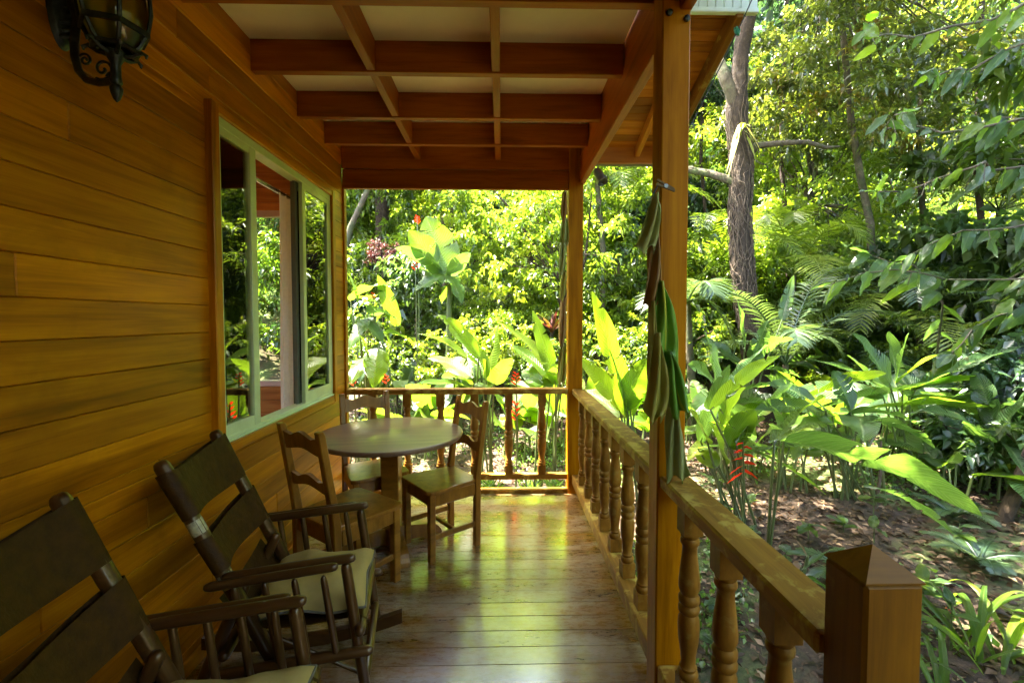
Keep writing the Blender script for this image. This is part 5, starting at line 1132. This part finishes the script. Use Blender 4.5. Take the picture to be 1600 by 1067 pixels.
heliconia_flower(604, 602, 4.8, .10, 'small red flower above the far handrail under the drooping leaf', 5)
heliconia_flower(553, 606, 4.8, .10, 'red flower low beside the cabin corner at the far handrail', 5)
heliconia_flower(583, 470, 6.6, .10, 'tiny orange-red flower among dark leaves by the cabin corner', 5)
heliconia_flower(1478, 965, 2.6, .06, 'tiny red bud low in the litter right of the newel', 4)
heliconia_flower(649, 425, 6.7, .14, 'pink-red flower spike left of the tall leaves', 5)
heliconia_flower(652, 352, 7.2, .13, 'dark red flower cluster above the tall leaves', 6)
p = P(862, 520, 7.4); t = thing('bromeliad', (p.x, p.y, gz(p.x, p.y)), 'reddish bromeliad rosette left of the far corner post', 'plant')
link('stem', stem_mesh([(p.x, p.y, gz(p.x, p.y)), p], [.03, .03], 7), t, 'bark')
for k in range(18):
    a = 6.283 * k / 18; leaf_on(t, p, p + Vector((math.cos(a) * .32, math.sin(a) * .32, rnd.uniform(.05, .38))), .05, .08, 'rose' if k % 3 else 'gar_brown', tears=0)

# branches with large hanging leaves reaching in from the right
def leafy_branch(pts, n, L, W, label, mat='big_dark', dsp=.0, seed=0, down=.7, var=.5):
    rr_ = random.Random(seed); pts = [Vector(p) for p in pts]
    pts = [p + Vector((rr_.uniform(-.05, .05), rr_.uniform(-.25, .25), rr_.uniform(-.07, .07))) for p in pts]; pts = [q for a, c in zip(pts, pts[1:]) for q in (a, a.lerp(c, .5) + Vector((0, 0, rr_.uniform(-.03, .05))))] + [pts[-1]]
    t = thing('leafy_branch', pts[0], label, 'branch')
    link('twig', stem_mesh(pts, [.012 - .008 * i / (len(pts) - 1) for i in range(len(pts))], 6), t, 'palebark')
    seg = len(pts) - 1
    for k in range(n):
        u = (k + .5) / n * seg; i = min(int(u), seg - 1); o = pts[i].lerp(pts[i + 1], u - i); d = (pts[i + 1] - pts[i]).normalized()
        s = d.cross(Vector((0, 0, 1))).normalized() * (1 if k % 2 else -1)
        e = o + (d * rr_.uniform(.25, .7) + s * rr_.uniform(.05, .45) + Vector((0, 0, -down * rr_.uniform(.5, 1.3)))).normalized() * L * rr_.choice((.5, .7, .85, 1, 1.1, 1.25))
        if rr_.random() < .25: o2 = o + Vector((rr_.uniform(-.1, .02), rr_.uniform(-.1, .1), rr_.uniform(-.16, .12))); link('twig', stem_mesh([o, o2], [.004, .003], 5), t, 'palebark'); e += o2 - o; o = o2
        leaf_on(t, o, e, W * rr_.uniform(.8, 1.15) * min(1, (e - o).length / L), L * .08, mat if rr_.random() < .72 else 'big', rr_.choice((-1, 1)) * rr_.uniform(.7, 1.5), .2, 0, var + rr_.uniform(-.2, .3))
    e = pts[-1] + (pts[-1] - pts[-2]).normalized() * L; leaf_on(t, pts[-1], e, W, .02, mat, 0, .2, 0, var)
    return t
leafy_branch([P(1700, 190, 3.0), P(1600, 185, 3.1), P(1500, 182, 3.2), P(1420, 185, 3.3), P(1365, 198, 3.3)], 23, 0.180, 0.080, 'leafy branch with a row of grey-green leaves halfway up the right edge', seed=1)
leafy_branch([P(1700, 245, 3.0), P(1600, 262, 3.1), P(1500, 270, 3.2), P(1420, 288, 3.3), P(1360, 310, 3.3)], 23, 0.180, 0.080, 'lower leafy branch of pale hanging leaves at the right edge', seed=2)
leafy_branch([P(1640, -20, 3.2), P(1560, 10, 3.3), P(1470, 30, 3.4), P(1390, 32, 3.5), P(1350, 40, 3.5)], 18, 0.180, 0.075, 'bright leafy branch crossing the top right corner', mat='big', seed=3, var=.7)
leafy_branch([P(1700, 60, 3.1), P(1600, 80, 3.2), P(1540, 100, 3.3), P(1470, 112, 3.4), P(1420, 125, 3.5)], 17, 0.190, 0.084, 'shaded leafy branch just below the top right corner', seed=4, var=.35)
leafy_branch([P(1700, 340, 3.6), P(1600, 362, 3.7), P(1510, 372, 3.8), P(1450, 385, 3.9)], 17, 0.212, 0.084, 'leafy branch over the dark palm at the right edge', seed=5, var=.4)
leafy_branch([P(1720, 420, 3.8), P(1620, 440, 3.9), P(1500, 432, 4.1), P(1380, 430, 4.3), P(1290, 445, 4.4)], 29, 0.233, 0.094, 'long leafy branch reaching across the right thicket', seed=6, var=.5)
leafy_branch([P(1720, 480, 3.5), P(1620, 480, 3.6), P(1530, 500, 3.8), P(1450, 540, 3.9)], 20, 0.233, 0.094, 'drooping leafy branch above the bluish bush', seed=7, var=.4)
leafy_branch([P(1500, 560, 4.6), P(1440, 470, 4.6), P(1400, 420, 4.6), P(1360, 400, 4.6)], 14, 0.212, 0.094, 'upright leafy spray in the middle of the right thicket', seed=8, var=.5)

# low plants near the newel
t, b_ = plant_at(1560, 1060, 2.3, 'tuft of long green strap leaves in the bottom right corner', 'strap_leaf_plant')
for k in range(24):
    a = rnd.uniform(0, 6.283); o = b_ + Vector((rnd.uniform(-.15, .15), rnd.uniform(-.12, .12), 0)); l_ = rnd.uniform(.35, .7)
    e = o + Vector((math.cos(a) * l_ * .9, math.sin(a) * l_ * .8, rnd.uniform(.0, .35))); leaf_on(t, o, e, rnd.uniform(.03, .05), rnd.uniform(.15, .4), 'big', rnd.uniform(-.4, .4), .3, 0, rnd.uniform(.3, .9))
t, b_ = plant_at(1500, 1040, 2.0, 'strap-leaved tuft close behind the newel post', 'strap_leaf_plant')
for k in range(16):
    a = rnd.uniform(0, 6.283); o = b_ + Vector((rnd.uniform(-.1, .1), rnd.uniform(-.1, .1), 0)); l_ = rnd.uniform(.3, .55)
    e = o + Vector((math.cos(a) * l_ * .8, math.sin(a) * l_ * .8, rnd.uniform(.05, .3))); leaf_on(t, o, e, rnd.uniform(.03, .045), rnd.uniform(.15, .3), 'big', rnd.uniform(-.4, .4), .3, 0, rnd.uniform(.3, .8))
def fern(px, py, d, n, L, label, mat='palm_dark', seed=0):
    p = P(px, py, d); b_ = Vector((p.x, p.y, gz(p.x, p.y))); t = thing('fern', b_, label, 'fern'); rr_ = random.Random(seed)
    for k in range(n):
        a = 6.283 * (k + rr_.random() * .6) / n; l_ = L * rr_.uniform(.7, 1.15); top = b_ + Vector((0, 0, .05))
        e = top + Vector((math.cos(a) * l_, math.sin(a) * l_, rr_.uniform(.1, .4) * l_)); c = (top + e) / 2 + Vector((0, 0, .3 * l_))
        link('frond', frond_mesh(top, c, e, L * .26, 24, seed * 31 + k, .4 + rr_.uniform(-.2, .3), .3, .02), t, mat)
fern(1340, 900, 3.0, 6, .36, 'feathery fern in front of the leaf litter, behind the newel cap')
fern(1530, 890, 3.2, 7, .34, 'fern with pale-tipped fronds low at the right', seed=2)
fern(1490, 790, 3.9, 6, .36, 'small fern on the litter under the huge arching leaf', seed=3)
t, b_ = plant_at(1235, 960, 2.6, 'broken-stemmed young plant with narrow leaves behind the near handrail', 'young_plant')
for (x0, y0_, x1, y1_, W, sag, v, mt) in ((1255, 890, 1320, 855, .06, .06, .5, 'big_dark'), (1270, 905, 1345, 880, .07, .06, .4, 'big_dark'), (1262, 870, 1240, 840, .03, .02, .2, 'dry'), (1250, 900, 1300, 930, .07, .05, .4, 'big_dark'), (1250, 880, 1235, 900, .05, .03, .6, 'dry')):
    leaf_on(t, P(x0, y0_, 2.5), P(x1, y1_, 2.5), W, sag, mt, .4, .2, 1, v, b_)
SD = 'seedlings on the leaf litter'
for k in range(26):
    px, py = rnd.uniform(1090, 1600), rnd.uniform(720, 1040); y_ = None
    # drop onto the ground along the sight line
    for q in range(300):
        d = 1.2 + q * .04; p = P(px, py, d)
        if p.z < gz(p.x, p.y): break
    if p.x < 1.0: continue
    t = thing('seedling', (p.x, p.y, gz(p.x, p.y)), 'small green seedling sprouting from the leaf litter', 'seedling', SD); h = rnd.uniform(.08, .28); top = Vector((p.x, p.y, gz(p.x, p.y) + h))
    link('stem', stem_mesh([Vector((p.x, p.y, top.z - h - .02)), top], [.005, .004], 5), t, 'stalk')
    for j in range(rnd.randint(4, 7)):
        a = rnd.uniform(0, 6.283); l_ = rnd.uniform(.08, .18); o = top - Vector((0, 0, rnd.uniform(0, h * .4))); leaf_on(t, o, o + Vector((math.cos(a) * l_, math.sin(a) * l_, rnd.uniform(-.03, .06))), l_ * .45, .02, 'big' if j % 2 else 'big_dark', 0, .2, 0, rnd.uniform(.3, .8))
# clump stems standing on the litter
t, b_ = plant_at(1420, 770, 4.2, 'cluster of thin brown stalks standing in the leaf litter', 'stalk_cluster')
for k in range(7):
    o = P(1330 + k * 13 + rnd.uniform(-8, 8), 740, rnd.uniform(4.1, 4.8)); o.z = gz(o.x, o.y) - .03; link('stalk', stem_mesh([o, o + Vector((rnd.uniform(-.05, .1), 0, .35)), o + Vector((rnd.uniform(-.1, .2), 0, rnd.uniform(.6, .8)))], [.016, .013, .010], 6, rnd.random()), t, 'stalk' if k % 3 else 'vine')
t, b_ = plant_at(1565, 800, 3.9, 'dark leaning stump at the right edge of the litter', 'leaning_stump', 'stump')
link('trunk', stem_mesh([b_ - Vector((0, 0, .05)), b_ + Vector((.12, 0, .25)), b_ + Vector((.3, .05, .6)), b_ + Vector((.55, .1, 1.3))], [.06, .05, .045, .03], 8), t, 'bark')

# ------------------------------------------------------------------ stuff on the ground
def scatter(N, seed, box, L, W, mask=None, flat=.25, lift=.012):
    rg = np.random.default_rng(seed); x = rg.uniform(box[0], box[1], N); y = rg.uniform(box[2], box[3], N)
    if mask is not None: k = mask(x, y, rg); x, y = x[k], y[k]
    z = np.array([gz(a, b) for a, b in zip(x, y)]) + rg.uniform(.002, lift, len(x)); n = len(x)
    t = rg.normal(size=(n, 3)) * np.array([1, 1, flat]); Ls = L * rg.uniform(.5, 1.4, n)
    return leaves_np(np.stack([x, y, z], 1), t, Ls, W * Ls / L * rg.uniform(.7, 1.3, n), np.clip(rg.normal(.5, .3, n), 0, 1), .05, .22, rg)
lit = link('leaf_litter', np_mesh('leaf_litter', *scatter(75000, 5, (-3, 9, .3, 13), .065, .030, lambda x, y, rg: ((x > .62) | (y > 4.1)) & (rg.random(len(x)) < np.clip(1.5 - np.hypot(x - 1, y) / 9, .15, 1))), None, None), None, 'litter'); tag(lit, 'brown fallen leaves covering the ground of the garden', 'leaf litter', kind='stuff')
def cov(x, y, rg):
    f = np.sin(x * 1.9 + 1.3 * np.sin(y * 1.1)) + np.sin(y * 2.3 + x * .7) + .8 * np.sin(x * 4.1 - y * 3.3)
    return ((x > .85) | (y > 4.15)) & (f + rg.normal(0, .45, len(x)) > .75)
cv = link('ground_cover', np_mesh('ground_cover', *scatter(100000, 6, (-3, 9, .6, 12), .045, .030, cov, .8, .09), None, None), None, 'cover'); tag(cv, 'low patches of small green ground cover on the litter', 'ground cover', kind='stuff')
gr = []
for (x, y) in [(rnd.uniform(-1.2, .6), rnd.uniform(4.3, 5.2)) for _ in range(34)]:
    for k in range(16):
        a = rnd.uniform(0, 6.28); l_ = rnd.uniform(.12, .32); gr.append((x + rnd.uniform(-.06, .06), y + rnd.uniform(-.06, .06), a, l_))
gr = np.array(gr); bs = np.stack([gr[:, 0], gr[:, 1], [gz(a, b) for a, b in gr[:, :2]]], 1); tt = np.stack([np.cos(gr[:, 2]) * .5, np.sin(gr[:, 2]) * .5, np.ones(len(gr))], 1)
go = link('grass', np_mesh('grass', *leaves_np(bs, tt, gr[:, 3], gr[:, 3] * .09, nr.uniform(.3, 1, len(gr)), .3, .1), None, None), None, 'cover'); tag(go, 'tufts of grass below the far railing', 'grass', kind='stuff')

# ------------------------------------------------------------------ leaf garlands on the posts
def folded(parent, pts, mat, var=.5, seed=0, puff=.02, name='hung_leaf'):
    """a limp leaf hanging in a fold: outline given as rows of (left, right) points, bulging between"""
    rows = len(pts); n = 9; V = []; U = []; rr_ = random.Random(seed); ph = rr_.random() * 6
    for i, (a, c) in enumerate(pts):
        a, c = Vector(a), Vector(c)
        for k in range(n):
            u = k / (n - 1); p = a.lerp(c, u); w = (a - c).length
            p.y -= puff * math.sin(u * math.pi) * (1 + .6 * math.sin(i * .9 + ph)) + .020 * math.sin(u * 12 + i * .8 + ph) + .009 * rr_.uniform(-1, 1); p.x += .003 * rr_.uniform(-1, 1); p.z += .004 * rr_.uniform(-1, 1)
            p.z += .022 * math.sin(u * 9 + ph) * (i == rows - 1)
            V.append(tuple(p)); U.append((i / (rows - 1), u))
    F = [(i * n + k, i * n + k + 1, (i + 1) * n + k + 1, (i + 1) * n + k) for i in range(rows - 1) for k in range(n - 1)]
    me = np_mesh('hung_leaf', V, F, [var] * len(V), U); o = link(name, me, parent, mat)
    sm = o.modifiers.new('sub', 'SUBSURF'); sm.levels = 2; sm.render_levels = 2; sm.boundary_smooth = 'PRESERVE_CORNERS'
    so = o.modifiers.new('thick', 'SOLIDIFY'); so.thickness = .003
    return o
gd = thing('leaf_garland', P(1020, 308, 1.66), 'string of limp green and brown leaves hanging down the near post', 'garland')
def rows_(lst, d): return [(P(x0, y_, d), P(x1, y_, d - .01)) for x0, x1, y_ in lst]
folded(gd, rows_([(1017, 1026, 306), (1012, 1028, 320), (1006, 1029, 345), (999, 1027, 368), (994, 1026, 384), (992, 1022, 393)], 1.64), 'gar_grey', .6, 1)
folded(gd, rows_([(1018, 1028, 362), (1012, 1031, 395), (1008, 1032, 430), (1005, 1031, 455), (1003, 1029, 472), (1003, 1024, 484)], 1.66), 'gar_brown', .5, 2)
folded(gd, rows_([(1024, 1032, 440), (1021, 1044, 470), (1020, 1053, 500), (1018, 1059, 530), (1016, 1062, 550), (1020, 1061, 566)], 1.645), 'gar_green', .6, 3)
folded(gd, rows_([(1020, 1028, 520), (1014, 1036, 560), (1012, 1043, 590), (1010, 1047, 620), (1008, 1044, 640), (1008, 1034, 656)], 1.635), 'gar_olive', .45, 4)
folded(gd, rows_([(1040, 1046, 548), (1041, 1064, 575), (1043, 1072, 605), (1046, 1077, 628), (1050, 1078, 646)], 1.625), 'gar_green', .4, 5)
folded(gd, rows_([(1046, 1056, 625), (1042, 1064, 660), (1041, 1069, 695), (1039, 1072, 725), (1040, 1075, 746)], 1.64), 'gar_grey', .3, 6)
folded(gd, rows_([(1012, 1020, 470), (1012, 1024, 520), (1013, 1026, 560), (1015, 1024, 600)], 1.66), 'gar_olive', .5, 7)
b = MB(); b.tube([P(1019, 306, 1.66), P(1024, 440, 1.672), P(1040, 550, 1.66), P(1048, 640, 1.66)], .003, 5); link('string', b.mesh(), gd, 'cord')
gf = thing('leaf_garland', P(882, 300, 3.82), 'thin string of grey dried leaves hanging beside the far corner post', 'garland')
for k, (a, b2, mt) in enumerate((((879, 886, 300), (876, 887, 345), 'gar_brown'), ((878, 886, 340), (874, 890, 385), 'gar_grey'), ((876, 884, 380), (872, 884, 430), 'gar_grey'), ((878, 885, 425), (874, 884, 470), 'gar_olive'), ((877, 884, 465), (873, 884, 540), 'gar_brown'), ((876, 884, 535), (870, 885, 600), 'gar_olive'))):
    (x0, x1, ya), (x2, x3, yb) = a, b2
    folded(gf, rows_([(x0, x1, ya), ((x0 + x2) / 2 - 1, (x1 + x3) / 2, (ya + yb) / 2), (x2, x3, yb - 8), (x2 + 3, x3 - 5, yb)], 3.82), mt, .5, 20 + k, .01)
b = MB(); b.tube([P(882, 297, 3.82), P(880, 600, 3.82)], .003, 5); link('string', b.mesh(), gf, 'cord')
